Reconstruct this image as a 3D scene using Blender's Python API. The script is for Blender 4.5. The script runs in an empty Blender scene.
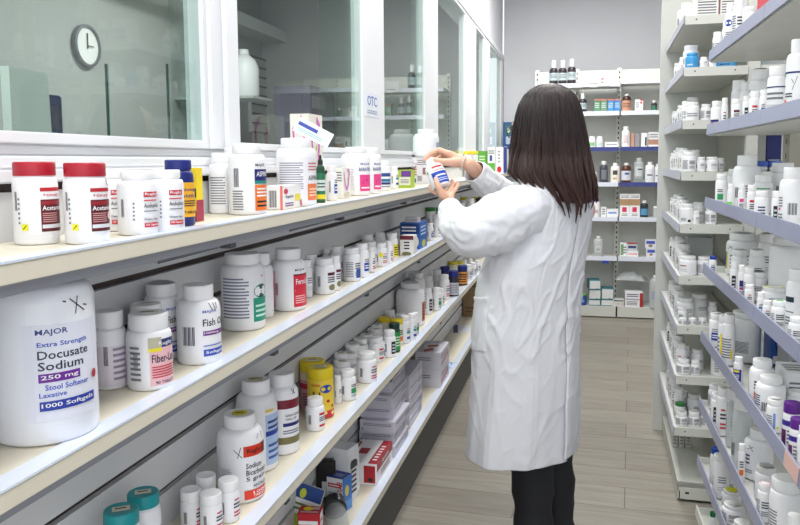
import bpy, bmesh, math, random
from mathutils import Vector, Matrix, noise
random.seed(7)
C = bpy.context.scene.collection
PI = math.pi
# ---------------------------------------------------------------- camera, world, lights, exposure
FPX, YAW, PITCH, ROLL, SHY, CZ = 770.0, math.radians(13.20903557440683), math.radians(5.285531221242385), math.radians(-0.4), -30.0, 1.4
_F = Vector((-math.sin(YAW)*math.cos(PITCH), math.cos(YAW)*math.cos(PITCH), -math.sin(PITCH)))
_R = Vector((math.cos(YAW), math.sin(YAW), 0)); _U = _R.cross(_F)
CR = _R*math.cos(ROLL) + _U*math.sin(ROLL)
CU = _U*math.cos(ROLL) - _R*math.sin(ROLL)
CF = _F
CP = Vector((0, 0, CZ))
cd = bpy.data.cameras.new('camera'); cam = bpy.data.objects.new('camera', cd); C.objects.link(cam)
cam.matrix_world = Matrix(((CR.x, CU.x, -CF.x, 0), (CR.y, CU.y, -CF.y, 0), (CR.z, CU.z, -CF.z, CZ), (0, 0, 0, 1)))
cd.sensor_width = 36; cd.lens = FPX/800*36; cd.shift_y = SHY/800; cd.clip_start = .02
bpy.context.scene.camera = cam
sc = bpy.context.scene
sc.view_settings.view_transform = 'Standard'; sc.view_settings.look = 'None'
sc.view_settings.gamma = 1; sc.view_settings.use_curve_mapping = False
sc.view_settings.exposure = 0.1
wd = bpy.data.worlds.new('world'); sc.world = wd; wd.use_nodes = True
wd.node_tree.nodes['Background'].inputs[0].default_value = (.93, .96, 1, 1)
wd.node_tree.nodes['Background'].inputs[1].default_value = 1.75
def area(name, loc, sx, sy, power, rot=(0, 0, 0), col=(1, .985, .96)):
    l = bpy.data.lights.new(name, 'AREA'); l.shape = 'RECTANGLE'; l.size = sx; l.size_y = sy; l.energy = power; l.color = col
    o = bpy.data.objects.new(name, l); C.objects.link(o); o.location = loc; o.rotation_euler = rot
    return o
LIGHTS = [(-.1, .6), (-.1, 2.6), (-.05, 4.7), (0, 6.2)]
for i, (lx, ly) in enumerate(LIGHTS):
    area('ceiling_lamp_light', (lx, ly, 3.12), .55, 1.15, 28 if ly < 6 else 40)
area('ceiling_lamp_light', (-2.1, 2.2, 3.05), .6, 1.2, 50)
area('ceiling_lamp_light', (-2.1, 5.0, 3.05), .6, 1.2, 50)

# ---------------------------------------------------------------- pixel rays onto real planes
def ray(x, y): return CF + CR*((x-400)/FPX) - CU*((y-262.5-SHY)/FPX)
def atz(x, y, z): r = ray(x, y); return CP + r*((z-CZ)/r.z)
def atx(x, y, X): r = ray(x, y); return CP + r*(X/r.x)
def aty(x, y, Y): r = ray(x, y); return CP + r*(Y/r.y)
def proj(P):
    d = Vector(P)-CP; q = d.dot(CF)
    return 400+FPX*d.dot(CR)/q, 262.5+SHY-FPX*d.dot(CU)/q

# ---------------------------------------------------------------- materials
def lin(c): return tuple((v/255/12.92 if v/255 <= .04045 else ((v/255+.055)/1.055)**2.4) for v in c)
_M = {}
def mat(c, rough=.45, metal=0, noise_amt=0, scale=20, bump=0, spec=.5, trans=0, alpha=1, sss=0):
    key = (tuple(c), rough, metal, noise_amt, scale, bump, spec, trans, alpha, sss)
    if key in _M: return _M[key]
    m = bpy.data.materials.new('surface_%d' % len(_M)); m.use_nodes = True; nt = m.node_tree; b = nt.nodes['Principled BSDF']
    L = lin(c); b.inputs['Base Color'].default_value = (*L, 1); b.inputs['Roughness'].default_value = rough
    b.inputs['Metallic'].default_value = metal; b.inputs['Specular IOR Level'].default_value = spec
    if trans: b.inputs['Transmission Weight'].default_value = trans
    if alpha < 1: b.inputs['Alpha'].default_value = alpha
    if sss: b.inputs['Subsurface Weight'].default_value = sss; b.inputs['Subsurface Radius'].default_value = (.01, .005, .003); b.inputs['Subsurface Scale'].default_value = .5
    if noise_amt or bump:
        tc = nt.nodes.new('ShaderNodeTexCoord'); n = nt.nodes.new('ShaderNodeTexNoise'); n.inputs['Scale'].default_value = scale; n.inputs['Detail'].default_value = 4
        nt.links.new(tc.outputs['Object'], n.inputs['Vector'])
        if noise_amt:
            r = nt.nodes.new('ShaderNodeValToRGB'); r.color_ramp.elements[0].position = .3; r.color_ramp.elements[1].position = .7
            r.color_ramp.elements[0].color = tuple(v*(1-noise_amt) for v in L)+(1,); r.color_ramp.elements[1].color = tuple(min(1, v*(1+noise_amt)) for v in L)+(1,)
            nt.links.new(n.outputs['Fac'], r.inputs['Fac']); nt.links.new(r.outputs['Color'], b.inputs['Base Color'])
        if bump:
            bp = nt.nodes.new('ShaderNodeBump'); bp.inputs['Strength'].default_value = bump; bp.inputs['Distance'].default_value = .004
            nt.links.new(n.outputs['Fac'], bp.inputs['Height']); nt.links.new(bp.outputs['Normal'], b.inputs['Normal'])
    _M[key] = m; return m
def plank_mat():
    m = bpy.data.materials.new('floor_planks'); m.use_nodes = True; nt = m.node_tree; b = nt.nodes['Principled BSDF']
    tc = nt.nodes.new('ShaderNodeTexCoord'); mp = nt.nodes.new('ShaderNodeMapping'); mp.inputs['Rotation'].default_value[2] = math.radians(3.5)
    br = nt.nodes.new('ShaderNodeTexBrick'); br.inputs['Scale'].default_value = 1; br.inputs['Brick Width'].default_value = 1.15; br.inputs['Row Height'].default_value = .208
    br.inputs['Mortar Size'].default_value = .0022; br.inputs['Mortar Smooth'].default_value = .3; br.inputs['Bias'].default_value = 0; br.offset = .37; br.offset_frequency = 2
    br.inputs['Color1'].default_value = (*lin((156, 150, 139)), 1); br.inputs['Color2'].default_value = (*lin((141, 135, 125)), 1); br.inputs['Mortar'].default_value = (*lin((98, 92, 84)), 1)
    nt.links.new(tc.outputs['Object'], mp.inputs[0]); nt.links.new(mp.outputs[0], br.inputs['Vector'])
    m2 = nt.nodes.new('ShaderNodeMapping'); m2.inputs['Scale'].default_value = (1.3, 14, 1); nt.links.new(mp.outputs[0], m2.inputs[0])
    n = nt.nodes.new('ShaderNodeTexNoise'); n.inputs['Scale'].default_value = 2.5; n.inputs['Detail'].default_value = 8; n.inputs['Roughness'].default_value = .65; nt.links.new(m2.outputs[0], n.inputs['Vector'])
    cr = nt.nodes.new('ShaderNodeValToRGB'); cr.color_ramp.elements[0].position = .3; cr.color_ramp.elements[0].color = (.72, .71, .69, 1); cr.color_ramp.elements[1].position = .7; cr.color_ramp.elements[1].color = (1.08, 1.08, 1.08, 1)
    nt.links.new(n.outputs['Fac'], cr.inputs[0])
    mx = nt.nodes.new('ShaderNodeMix'); mx.data_type = 'RGBA'; mx.blend_type = 'MULTIPLY'; mx.inputs[0].default_value = 1
    nt.links.new(br.outputs['Color'], mx.inputs[6]); nt.links.new(cr.outputs['Color'], mx.inputs[7]); nt.links.new(mx.outputs[2], b.inputs['Base Color'])
    b.inputs['Roughness'].default_value = .42
    return m
def glass_mat():
    m = bpy.data.materials.new('window_glass'); m.use_nodes = True; nt = m.node_tree; nt.nodes.remove(nt.nodes['Principled BSDF'])
    out = nt.nodes['Material Output']; t = nt.nodes.new('ShaderNodeBsdfTransparent'); t.inputs[0].default_value = (.82, .87, .85, 1)
    g = nt.nodes.new('ShaderNodeBsdfGlossy'); g.inputs['Roughness'].default_value = .015; g.inputs[0].default_value = (.90, .95, .93, 1)
    f = nt.nodes.new('ShaderNodeFresnel'); f.inputs['IOR'].default_value = 1.42
    geo = nt.nodes.new('ShaderNodeNewGeometry'); inv = nt.nodes.new('ShaderNodeMath'); inv.operation = 'SUBTRACT'; inv.inputs[0].default_value = 1; nt.links.new(geo.outputs['Backfacing'], inv.inputs[1]); mu = nt.nodes.new('ShaderNodeMath'); mu.operation = 'MULTIPLY'; nt.links.new(inv.outputs[0], mu.inputs[0]); nt.links.new(f.outputs[0], mu.inputs[1])
    x = nt.nodes.new('ShaderNodeMixShader'); nt.links.new(mu.outputs[0], x.inputs[0]); nt.links.new(t.outputs[0], x.inputs[1]); nt.links.new(g.outputs[0], x.inputs[2]); nt.links.new(x.outputs[0], out.inputs[0])
    return m
def clear_mat(tint=(.9, .93, .93), mix=.25):
    m = bpy.data.materials.new('clear_plastic'); m.use_nodes = True; nt = m.node_tree; nt.nodes.remove(nt.nodes['Principled BSDF'])
    out = nt.nodes['Material Output']; t = nt.nodes.new('ShaderNodeBsdfTransparent'); t.inputs[0].default_value = (*tint, 1)
    g = nt.nodes.new('ShaderNodeBsdfPrincipled'); g.inputs['Roughness'].default_value = .15; g.inputs['Base Color'].default_value = (.75, .78, .78, 1)
    x = nt.nodes.new('ShaderNodeMixShader'); x.inputs[0].default_value = mix; nt.links.new(t.outputs[0], x.inputs[1]); nt.links.new(g.outputs[0], x.inputs[2]); nt.links.new(x.outputs[0], out.inputs[0])
    return m
WHITE = mat((238, 238, 240), .38); WALL = mat((226, 227, 231), .8, 0, .015, 3); FRAME = mat((238, 240, 243), .35)
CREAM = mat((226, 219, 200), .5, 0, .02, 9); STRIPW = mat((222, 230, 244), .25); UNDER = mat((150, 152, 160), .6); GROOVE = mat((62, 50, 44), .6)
SLAT = mat((214, 215, 216), .55, 0, .02, 4); KICK = mat((84, 84, 84), .6); STEEL = mat((212, 213, 206), .45, 0, .015, 8); LILAC = mat((150, 154, 180), .3)
GLASS = glass_mat(); CLEAR = clear_mat(); FROST = clear_mat((.9, .93, .95), .55)
BLACK = mat((22, 22, 24), .5); DGREY = mat((70, 72, 76), .5)

# ---------------------------------------------------------------- mesh helpers
def mk(name, verts, faces, mats, fm=None, parent=None, smooth=None, loc=None, rotz=0, uvfix=False):
    me = bpy.data.meshes.new(name); me.from_pydata([tuple(v) for v in verts], [], faces)
    for m in mats: me.materials.append(m)
    if fm: me.polygons.foreach_set('material_index', fm)
    if smooth is not None:
        me.polygons.foreach_set('use_smooth', [True]*len(me.polygons)); me.update(); me.set_sharp_from_angle(angle=math.radians(smooth))
    me.update()
    o = bpy.data.objects.new(name, me); C.objects.link(o)
    if parent: o.parent = parent
    if loc is not None: o.location = loc
    o.rotation_euler = (0, 0, rotz)
    return o
class MB:
    def __init__(s): s.v = []; s.f = []; s.m = []; s.mats = []
    def mi(s, m):
        if m not in s.mats: s.mats.append(m)
        return s.mats.index(m)
    def add(s, vs, fs, m):
        n = len(s.v); s.v += [Vector(v) for v in vs]; i = s.mi(m)
        for f in fs: s.f.append(tuple(n+k for k in f)); s.m.append(i)
    def box(s, a, b, m, bev=0):
        x0, y0, z0 = a; x1, y1, z1 = b
        x0, x1 = min(x0, x1), max(x0, x1); y0, y1 = min(y0, y1), max(y0, y1); z0, z1 = min(z0, z1), max(z0, z1)
        if not bev:
            s.add([(x0, y0, z0), (x1, y0, z0), (x1, y1, z0), (x0, y1, z0), (x0, y0, z1), (x1, y0, z1), (x1, y1, z1), (x0, y1, z1)],
                  [(0, 3, 2, 1), (4, 5, 6, 7), (0, 1, 5, 4), (1, 2, 6, 5), (2, 3, 7, 6), (3, 0, 4, 7)], m)
        else:
            bm = bmesh.new(); bmesh.ops.create_cube(bm, size=1)
            for v in bm.verts: v.co = Vector(((x0+x1)/2+v.co.x*(x1-x0), (y0+y1)/2+v.co.y*(y1-y0), (z0+z1)/2+v.co.z*(z1-z0)))
            bmesh.ops.bevel(bm, geom=bm.edges[:], offset=bev, segments=2, affect='EDGES')
            bm.verts.index_update(); s.add([v.co.copy() for v in bm.verts], [tuple(v.index for v in f.verts) for f in bm.faces], m); bm.free()
        return s
    def prism(s, pts, a, b, m, axis='y'):
        n = len(pts)
        def P(p, t): return (p[0], t, p[1]) if axis == 'y' else ((t, p[0], p[1]) if axis == 'x' else (p[0], p[1], t))
        s.add([P(p, a) for p in pts]+[P(p, b) for p in pts], [tuple(range(n))[::-1], tuple(range(n, 2*n))]+[(i, (i+1) % n, n+(i+1) % n, n+i) for i in range(n)], m); return s
    def lathe(s, prof, m, n=24, cx=0, cy=0, rib=0, cap=True):
        vs = []; fs = []
        for (r, z) in prof:
            for i in range(n):
                a = 2*PI*i/n; rr = r*(1-(rib if i % 2 else 0))
                vs.append((cx+rr*math.cos(a), cy+rr*math.sin(a), z))
        for j in range(len(prof)-1):
            for i in range(n):
                k = (i+1) % n; fs.append((j*n+i, j*n+k, (j+1)*n+k, (j+1)*n+i))
        if cap: fs.append(tuple(range(n))[::-1]); fs.append(tuple((len(prof)-1)*n+i for i in range(n)))
        s.add(vs, fs, m); return s
    def tube(s, pts, r, m, n=8):
        pts = [Vector(p) for p in pts]; vs = []; fs = []
        for j, p in enumerate(pts):
            t = (pts[min(j+1, len(pts)-1)]-pts[max(j-1, 0)]).normalized()
            a = t.orthogonal().normalized() if j == 0 else (a - t*a.dot(t)).normalized()
            b = t.cross(a); rr = r[j] if isinstance(r, (list, tuple)) else r
            for i in range(n): q = 2*PI*i/n; vs.append(p+(a*math.cos(q)+b*math.sin(q))*rr)
        for j in range(len(pts)-1):
            for i in range(n): k = (i+1) % n; fs.append((j*n+i, j*n+k, (j+1)*n+k, (j+1)*n+i))
        fs += [tuple(range(n))[::-1], tuple((len(pts)-1)*n+i for i in range(n))]
        s.add(vs, fs, m); return s
    def build(s, name, parent=None, smooth=None, loc=None, rotz=0):
        return mk(name, s.v, s.f, s.mats, s.m, parent, smooth, loc, rotz)
def tag(o, label=None, cat=None, group=None, kind=None):
    if label: o['label'] = label
    if cat: o['category'] = cat
    if group: o['group'] = group
    if kind: o['kind'] = kind
    return o
def empty(name, loc, rz=0):
    o = bpy.data.objects.new(name, None); C.objects.link(o); o.location = loc; o.rotation_euler = (0, 0, rz); o.empty_display_size = .02; return o
def struct(o): o['kind'] = 'structure'; return o

# text glyphs as meshes normalised to the unit square
_T = {}
def glyphs(txt):
    if txt in _T: return _T[txt]
    cu = bpy.data.curves.new('t', 'FONT'); cu.body = txt; cu.resolution_u = 2; cu.offset = .012
    o = bpy.data.objects.new('t', cu); C.objects.link(o); bpy.context.view_layer.update()
    me = o.evaluated_get(bpy.context.evaluated_depsgraph_get()).to_mesh()
    vs = [(v.co.x, v.co.y) for v in me.vertices]; fs = [tuple(p.vertices) for p in me.polygons]
    o.to_mesh_clear(); bpy.data.objects.remove(o); bpy.data.curves.remove(cu)
    x0 = min(v[0] for v in vs); x1 = max(v[0] for v in vs); y0 = min(v[1] for v in vs); y1 = max(v[1] for v in vs)
    vs = [((v[0]-x0)/(x1-x0), (v[1]-y0)/(y1-y0)) for v in vs]
    _T[txt] = (vs, fs); return _T[txt]
def pm(c): return mat(c, .4)
def prints(b, els, fmap, nseg=1):
    """els in unit label coordinates; fmap(u, v, layer) -> 3D"""
    for k, e in enumerate(els):
        t = e[0]; c = pm(e[-1]); lay = 1+k*.6 if t == 'r' else 1.5+k*.6
        def quad(u0, v0, u1, v1):
            n = max(1, int(abs(u1-u0)*nseg+.999)); vs = []; fs = []
            for i in range(n+1):
                u = u0+(u1-u0)*i/n; vs += [fmap(u, v0, lay), fmap(u, v1, lay)]
            for i in range(n): fs.append((2*i, 2*i+2, 2*i+3, 2*i+1))
            b.add(vs, fs, c)
        if t == 'r': quad(*e[1:5])
        elif t == 'l':
            u0, v0, u1, v1, n = e[1:6]
            for i in range(n):
                v = v0+(v1-v0)*(i+.2)/n; uu = u1-(u1-u0)*(.0 if i % 3 else .18)*((i*7) % 5)/4
                quad(u0, v, uu, v+(v1-v0)/n*.45)
        elif t == 'b':
            u0, v0, u1, v1 = e[1:5]; n = 9
            for i in range(n):
                w = (u1-u0)/n; quad(u0+i*w, v0, u0+i*w+w*(.35+.35*((i*5) % 3)/2), v1)
        elif t == 'c':
            u, v, ru, rv = e[1:5]; vs = [fmap(u, v, lay)]+[fmap(u+ru*math.cos(a*PI/8), v+rv*math.sin(a*PI/8), lay) for a in range(16)]
            b.add(vs, [(0, 1+i, 1+(i+1) % 16) for i in range(16)], c)
        elif t == 't':
            u0, v0, u1, v1, s = e[1:6]; g = glyphs(s); b.add([fmap(u0+(u1-u0)*x, v0+(v1-v0)*y, lay) for x, y in g[0]], g[1], c)
        elif t == 's':
            (ax, ay), (bx, by), w = e[1:4]; dx, dy = bx-ax, by-ay; L = math.hypot(dx, dy) or 1; nx, ny = -dy/L*w, dx/L*w
            b.add([fmap(ax+nx, ay+ny, lay), fmap(ax-nx, ay-ny, lay), fmap(bx-nx, by-ny, lay), fmap(bx+nx, by+ny, lay)], [(0, 1, 2, 3)], c)

# ---------------------------------------------------------------- bottles
RAD = {}
ITEMS = []      # (object, description, shelf phrase, group)
def bottle(P, r, h, body=(240, 240, 243), cap=(243, 243, 244), capr=.86, caph=.17, sh=.13, neck=.8, els=None, ang=25, span=110, v0=.08, v1=.72, sticker=None, pen=None,
           desc='white pill bottle', shelf='', cat='bottle', name='pill_bottle', group=None, rot=None, rib=True, rough=.35, n=None, dropper=False, bodymat=None, custom=None):
    P = Vector(P); P.z += .0005
    d = (CP-P); rz = math.atan2(d.x, -d.y) if rot is None else rot      # local -Y looks to the camera
    px = r*FPX/max(.3, (P-CP).length); n = n or (40 if px > 12 else 26 if px > 5 else 18)
    root = empty(name, P, rz)
    ch = h*caph; hb = h-ch; rc = r*capr; rn = r*capr*.93*neck/.8; rn = min(rn, r*.95)
    s0 = hb-h*sh-.002
    prof = [(r*.90, 0), (r*.97, r*.05), (r, r*.14), (r, s0*.5), (r, s0), (r*.985, s0+h*sh*.18)]
    for k in (.35, .55, .75, .9, 1): 
        q = math.cos(k*PI/2); prof.append((rn+(r*.985-rn)*(q**.8 if q > 0 else 0), s0+h*sh*(.18+.8*math.sin(k*PI/2))))
    prof.append((rn, hb+ch*.5))
    b = MB(); b.lathe(prof, bodymat or mat(body, rough), n); b.build('body', root, 50)
    b = MB(); cm = mat(cap, .4)
    if dropper:
        b.lathe([(rc, hb), (rc, hb+ch*.35), (rc*.55, hb+ch*.4), (rc*.5, hb+ch*.8), (rc*.3, h)], cm, 16)
    else:
        b.lathe([(rc*.99, hb), (rc, hb+.001), (rc, h-ch*.12), (rc*.97, h-ch*.03), (rc*.93, h), (rc*.88, h-ch*.02)], cm, n*2 if px > 10 and rib else n, rib=.018 if px > 10 and rib else 0)
    b.build('cap', root, 40)
    if els or pen:
        b = MB(); z0, z1 = h*v0, h*v1
        def fm(u, v, lay):
            z = z0+(z1-z0)*v; rr = r
            if z > s0: kk = min(.98, (z-s0)/(h*sh)); rr = rn+(r-rn)*(1-kk*kk)**.4
            a = math.radians(ang+(u-.5)*span); R = rr+.0003+.00018*lay; return (R*math.sin(a), -R*math.cos(a), z)
        prints(b, els or [], fm, max(2, int(span/9)))
        if pen:
            def fp(u, v, lay): return fm(u, v, lay+3)
            prints(b, pen, fp, 6)
        b.build('label', root)
    if sticker:
        b = MB(); c, kind = sticker
        if kind == 'top': b.box((-rc*.5, -rc*.3, h), (rc*.5, rc*.3, h+.0008), mat(c, .5)); b.box((-rc*.35, -rc*.05, h+.0008), (rc*.3, rc*.1, h+.0011), mat((90, 90, 80), .5))
        if kind == 'dot': b.lathe([(rc*.5, h), (rc*.5, h+.0006)], mat(c, .5), 20); b.box((-rc*.25, -rc*.1, h+.0006), (rc*.25, rc*.1, h+.0009), mat((100, 90, 30), .5))
        if kind == 'ring': b.lathe([(rc*.9, h), (rc*.9, h+.0004), (rc*.8, h+.0008), (rc*.78, h+.0003)], mat(c, .5), 24, cap=False)
        if kind == 'wrap':
            q = random.random()*3
            for (a0, w) in ((q, .75), (q+1.3, .6)):
                ca, sa = math.cos(a0), math.sin(a0); vs = []
                for (x, y, z) in ((-1, -w, -.06), (1, -w, .02), (1, w, -.02), (-1, w, .03), (0, -w, .12), (0, w, .1)): vs.append(((x*ca-y*sa)*rc*.7, (x*sa+y*ca)*rc*.7, h+.0028+z*rc*.35))
                b.add(vs, [(0, 4, 5, 3), (4, 1, 2, 5)], mat(c, .5))
        b.build('price_sticker', root)
    ITEMS.append([root, desc, shelf, group or ('bottles on the '+shelf), cat, custom]); RAD[root.name] = r
    return root
def solve_h(P, rc, ty):
    v = Vector((P.x, P.y, 0)).normalized(); lo, hi = 0.005, 1.2
    s = 1 if P.z < CZ else -1
    for _ in range(40):
        mid = (lo+hi)/2; zt = P.z+mid; q = 1 if zt < CZ else -1
        y = proj((P.x+v.x*rc*q, P.y+v.y*rc*q, zt))[1]
        if y > ty: lo = mid
        else: hi = mid
    return lo
# left shelves: base contact pixel on the shelf surface
def lb(cx, by, ty, w, z, capr=.86, **k):
    P = atz(cx, by, z); r = w/2*(P-CP).dot(CF)/FPX
    v = Vector((P.x, P.y, 0)).normalized()
    for _ in range(3):
        Q = P+v*r; r = w/2*(Q-CP).dot(CF)/FPX
    Q.x = max(min(Q.x, XF-r*.6), XB+r+.003)
    return bottle((Q.x, Q.y, z), r, solve_h(Q, r*capr, ty), capr=capr, **k)
# by lateral plane: centre px, width px, top px, lateral position of the bottle's front
def rb(cx, ty, w, z, X, capr=.86, **k):
    r = .03
    for _ in range(5):
        yy = 300; Q = atx(cx, yy, X+r)
        for _ in range(3):
            Q = atx(cx, proj((Q.x, Q.y, z))[1], X+r)
        r = w/2*(Vector((Q.x, Q.y, z))-CP).dot(CF)/FPX
    Q.y = min(Q.y, YN1-r-(.008 if Q.x+r < .68 else .09)); Q.x = min(Q.x, .74)
    Q.z = z; return bottle((Q.x, Q.y, z), r, solve_h(Q, r*capr, ty), capr=capr, **k)
# by depth plane
def yb(cx, ty, w, z, Y, capr=.86, by=None, **k):
    Q = aty(cx, 250, Y)
    for _ in range(3): Q = aty(cx, proj((Q.x, Y, z))[1], Y)
    Q.z = z; r = w/2*(Q-CP).dot(CF)/FPX
    return bottle((Q.x, Q.y, z), r, solve_h(Q, r*capr, ty), capr=capr, **k)
def carton(P, L, D, H, c=(238, 238, 240), rot=0, f=None, nface=None, t=None, bf=None, desc='white carton', shelf='', cat='box', name='medicine_carton', group=None, tilt=None, custom=None, m=None):
    """P = corner (max x, min y, bottom); body spans -D in x and +L in y; f: print on +x face, nface: on -y face, t: on top"""
    P = Vector(P)+Vector((0, 0, .0005)); b = MB(); b.box((-D, 0, 0), (0, L, H), m or mat(c, .5), min(.0012, D*.1))
    e = .0002
    if f: prints(b, f, lambda u, v, l: (e+.00018*l, L*u, H*v))
    if nface: prints(b, nface, lambda u, v, l: (-D+D*u, -e-.00018*l, H*v))
    if t: prints(b, t, lambda u, v, l: (-D+D*u, L*v, H+e+.00018*l))
    o = b.build(name, None, None, P, rot)
    if tilt: o.rotation_euler = (tilt[0], tilt[1], rot)
    ITEMS.append([o, desc, shelf, group or ('cartons on the '+shelf), cat, custom]); return o
def lcx(x0, X, L, x2, yt, z, **k):
    Q = atx(x0, 170, X); D = abs(X-aty(x2, 170, Q.y).x); H = aty(x0, yt, Q.y).z-z
    return carton(Vector((X, Q.y, z)), L, D, H, **k)
def lc(x0, y0, x1, x2, yt, z, **k):
    """near front corner pixel, far end px on the aisle face, left px of the near face, top px at the corner"""
    P = atz(x0, y0, z); L = abs(atx(x1, y0, P.x).y-P.y); D = abs(P.x-aty(x2, y0, P.y).x); H = aty(x0, yt, P.y).z-z
    return carton(P, L, D, H, **k)
def yc(xl, xr, yt, z, Y, D=.06, **k):
    """carton facing the camera on depth plane Y"""
    a = aty(xl, 200, Y); b_ = aty(xr, 200, Y); H = aty((xl+xr)/2, yt, Y).z-z
    return carton(Vector((b_.x, Y, z)), D, b_.x-a.x, H, **k)
ORD = ['', 'first', 'second', 'third', 'fourth', 'fifth', 'sixth', 'seventh', 'eighth', 'ninth', 'tenth', 'eleventh', 'twelfth', 'thirteenth', 'fourteenth', 'fifteenth', 'sixteenth', 'seventeenth', 'eighteenth', 'nineteenth', 'twentieth']
def settle(objs, xmin, xmax):
    for _ in range(12):
        for i, a in enumerate(objs):
            for c in objs[i+1:]:
                if abs(a.location.z-c.location.z) > .02: continue
                d = (a.location.xy-c.location.xy).length; need = RAD[a.name]+RAD[c.name]+.0012
                if d < need:
                    n_, f_ = (a, c) if a.location.xy.length < c.location.xy.length else (c, a)
                    v = f_.location.xy-n_.location.xy; v = v.normalized() if v.length > 1e-5 else f_.location.xy.normalized()
                    v = (v+f_.location.xy.normalized()*.7).normalized(); mv = v*(need-d)*.7
                    f_.location.x += mv.x; f_.location.y += mv.y; n_.location.y -= (need-d)*.12
                    r_ = RAD[f_.name]
                    if xmin is not None: f_.location.x = max(xmin+r_+.002, min(xmax-r_*.6, f_.location.x))
def finish_labels():
    by = {}
    for it in ITEMS: by.setdefault((it[1], it[2]), []).append(it)
    for (d, s), L in by.items():
        back = 'back' in s
        L.sort(key=lambda i: (i[0].location.x if back else i[0].location.y))
        for k, it in enumerate(L):
            if it[5]: lab = it[5]
            elif len(L) == 1: lab = f'{d} on the {s}'
            else:
                n_ = len(L); o1 = ('left' if back else 'near end')
                if n_ == 2: w = ("left" if back else "nearer", "right" if back else "farther")[k]+' of two'
                elif k == n_-1: w = f'{"rightmost" if back else "farthest"} of {n_}'
                elif k == 0: w = f'{"leftmost" if back else "nearest"} of {n_}'
                else: w = f'{ORD[k+1]} from {o1}'
                lab = f'{d}, {w}, {s}'
            tag(it[0], lab, it[4], it[3])

# ---------------------------------------------------------------- the room
XF, XB = -.63, -.805                    # front edge of the left shelves, face of the slatwall
S1, S2, S3, S4 = 1.2875, 1.030, .6705, .305
YL0, YL1, YW = -.3, 7.85, 8.2
b = MB(); b.box((-3.6, -1.5, -.06), (3.2, 8.6, 0), plank_mat()); struct(b.build('floor'))
b = MB(); b.box((-3.6, -1.5, 3.2), (3.2, 8.6, 3.3), mat((225, 226, 228), .8)); struct(b.build('ceiling'))
b = MB(); b.box((-.80, YW, 0), (3.2, YW+.12, 3.2), WALL); struct(b.build('wall_back'))
b = MB(); b.box((2.6, -1.5, 0), (2.72, YW, 3.2), WALL); struct(b.build('wall_right'))
# left wall: slatwall below, windows above
b = MB(); pitch = .0885; z = S4-3*pitch; lo = 0
tops = []
zz = .038
while zz < 1.37: tops.append(zz); zz += pitch
g = .0065; prev = 0.0
for zz in tops:
    b.box((XB-.02, YL0, prev), (XB, YL1+.3, zz-g), SLAT); prev = zz+g
    b.box((XB-.02, YL0, zz-g), (XB-.012, YL1+.3, zz+g), GROOVE)
b.box((XB-.02, YL0, prev), (XB, YL1+.3, 1.372), SLAT)
struct(b.build('wall_left'))
b = MB()
b.box((XB-.16, -1.5, 0), (XB-.021, YW, 1.372), WALL); b.box((XB-.16, -1.5, 2.47), (XB-.005, YW, 3.2), WALL); b.box((XB-.16, YL1+.3, 0), (XB, YW, 1.372), WALL)
struct(b.build('wall_left'))
b = MB()
b.box((XB-.16, -1.5, 1.372), (XB+.012, YW, 1.392), FRAME, .003); b.box((XB-.16, -1.5, 1.392), (XB+.002, YW, 1.412), FRAME, .003); b.box((XB-.16, -1.5, 1.412), (XB-.008, YW, 1.430), FRAME, .003)
struct(b.build('trim_1'))
b = MB(); b.box((XB+.10, YL0, 0), (XB+.115, YL1, .262), KICK); struct(b.build('baseboard_left'))
b = MB(); b.box((XB, YL1-.02, 0), (XB+.1, YL1, .26), KICK); struct(b.build('baseboard_end'))
# window frames: posts at measured depths
ZT = 2.445
def wy(x, X=-.805): return atx(x, 100, X).y
posts = [(-1.4, -1.3), (wy(204.5), wy(235.5)), (wy(363), wy(384)), (wy(425), wy(438)), (wy(465), wy(476)), (wy(484), wy(490)), (wy(501), wy(505))]
b = MB()
for k, (a, c) in enumerate(posts):
    b.box((XB-.045, a, 1.43), (XB, c, ZT), FRAME, .0015)
    if k == 1:
        w = c-a; b.box((XB, a+w*.1, 1.43), (XB+.010, a+w*.27, ZT), FRAME, .002); b.box((XB, a+w*.58, 1.43), (XB+.012, c-.002, ZT), FRAME, .002)
b.box((XB-.06, -1.4, ZT), (XB+.01, posts[-1][1], ZT+.05), FRAME, .003)
struct(b.build('trim_2'))
WG = XB-.012
for k in range(6):
    a = posts[k][1]; c = posts[k+1][0]
    f = MB(); e = .022 if k < 4 else .03
    f.box((WG-.012, a, 1.43), (WG+.014, c, 1.448), FRAME, .002); f.box((WG-.012, a, ZT-.02), (WG+.014, c, ZT), FRAME, .002)
    f.box((WG-.012, a, 1.448), (WG+.010, a+e*.6, ZT-.02), FRAME)
    w = struct(f.build('window_%d' % (k+1)))
    g_ = MB(); g_.box((WG, a+e*.5, 1.446), (WG+.004, c-.001, ZT-.018), GLASS)
    g_.build('pane', w)
    if k in (0, 1, 2):        # a second sliding sash overlaps the far end of the opening
        wpx = {0: 180, 1: 325, 2: 414}[k]
        g_ = MB(); g_.box((WG-.02, wy(wpx, WG), 1.446), (WG-.016, c-.012, ZT-.018), GLASS); g_.build('pane', w)
# the room seen through the windows
RW = mat((176, 180, 178), .8); RG = mat((120, 124, 122), .7)
b = MB(); b.box((-3.6, -1.5, 0), (-3.5, 8.6, 3.2), RW); struct(b.build('wall_storeroom'))
b = MB(); b.box((-3.5, 8.2, 0), (-.96, 8.3, 3.2), RW); struct(b.build('wall_storeroom_end'))
b = MB(); b.box((-3.5, -1.5, 2.72), (-3.2, 8.2, 2.84), mat((205, 208, 206), .6)); b.box((-3.5, -1.5, 2.0), (-3.3, 2.2, 2.05), mat((205, 208, 206), .6)); struct(b.build('trim_3'))
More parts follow.
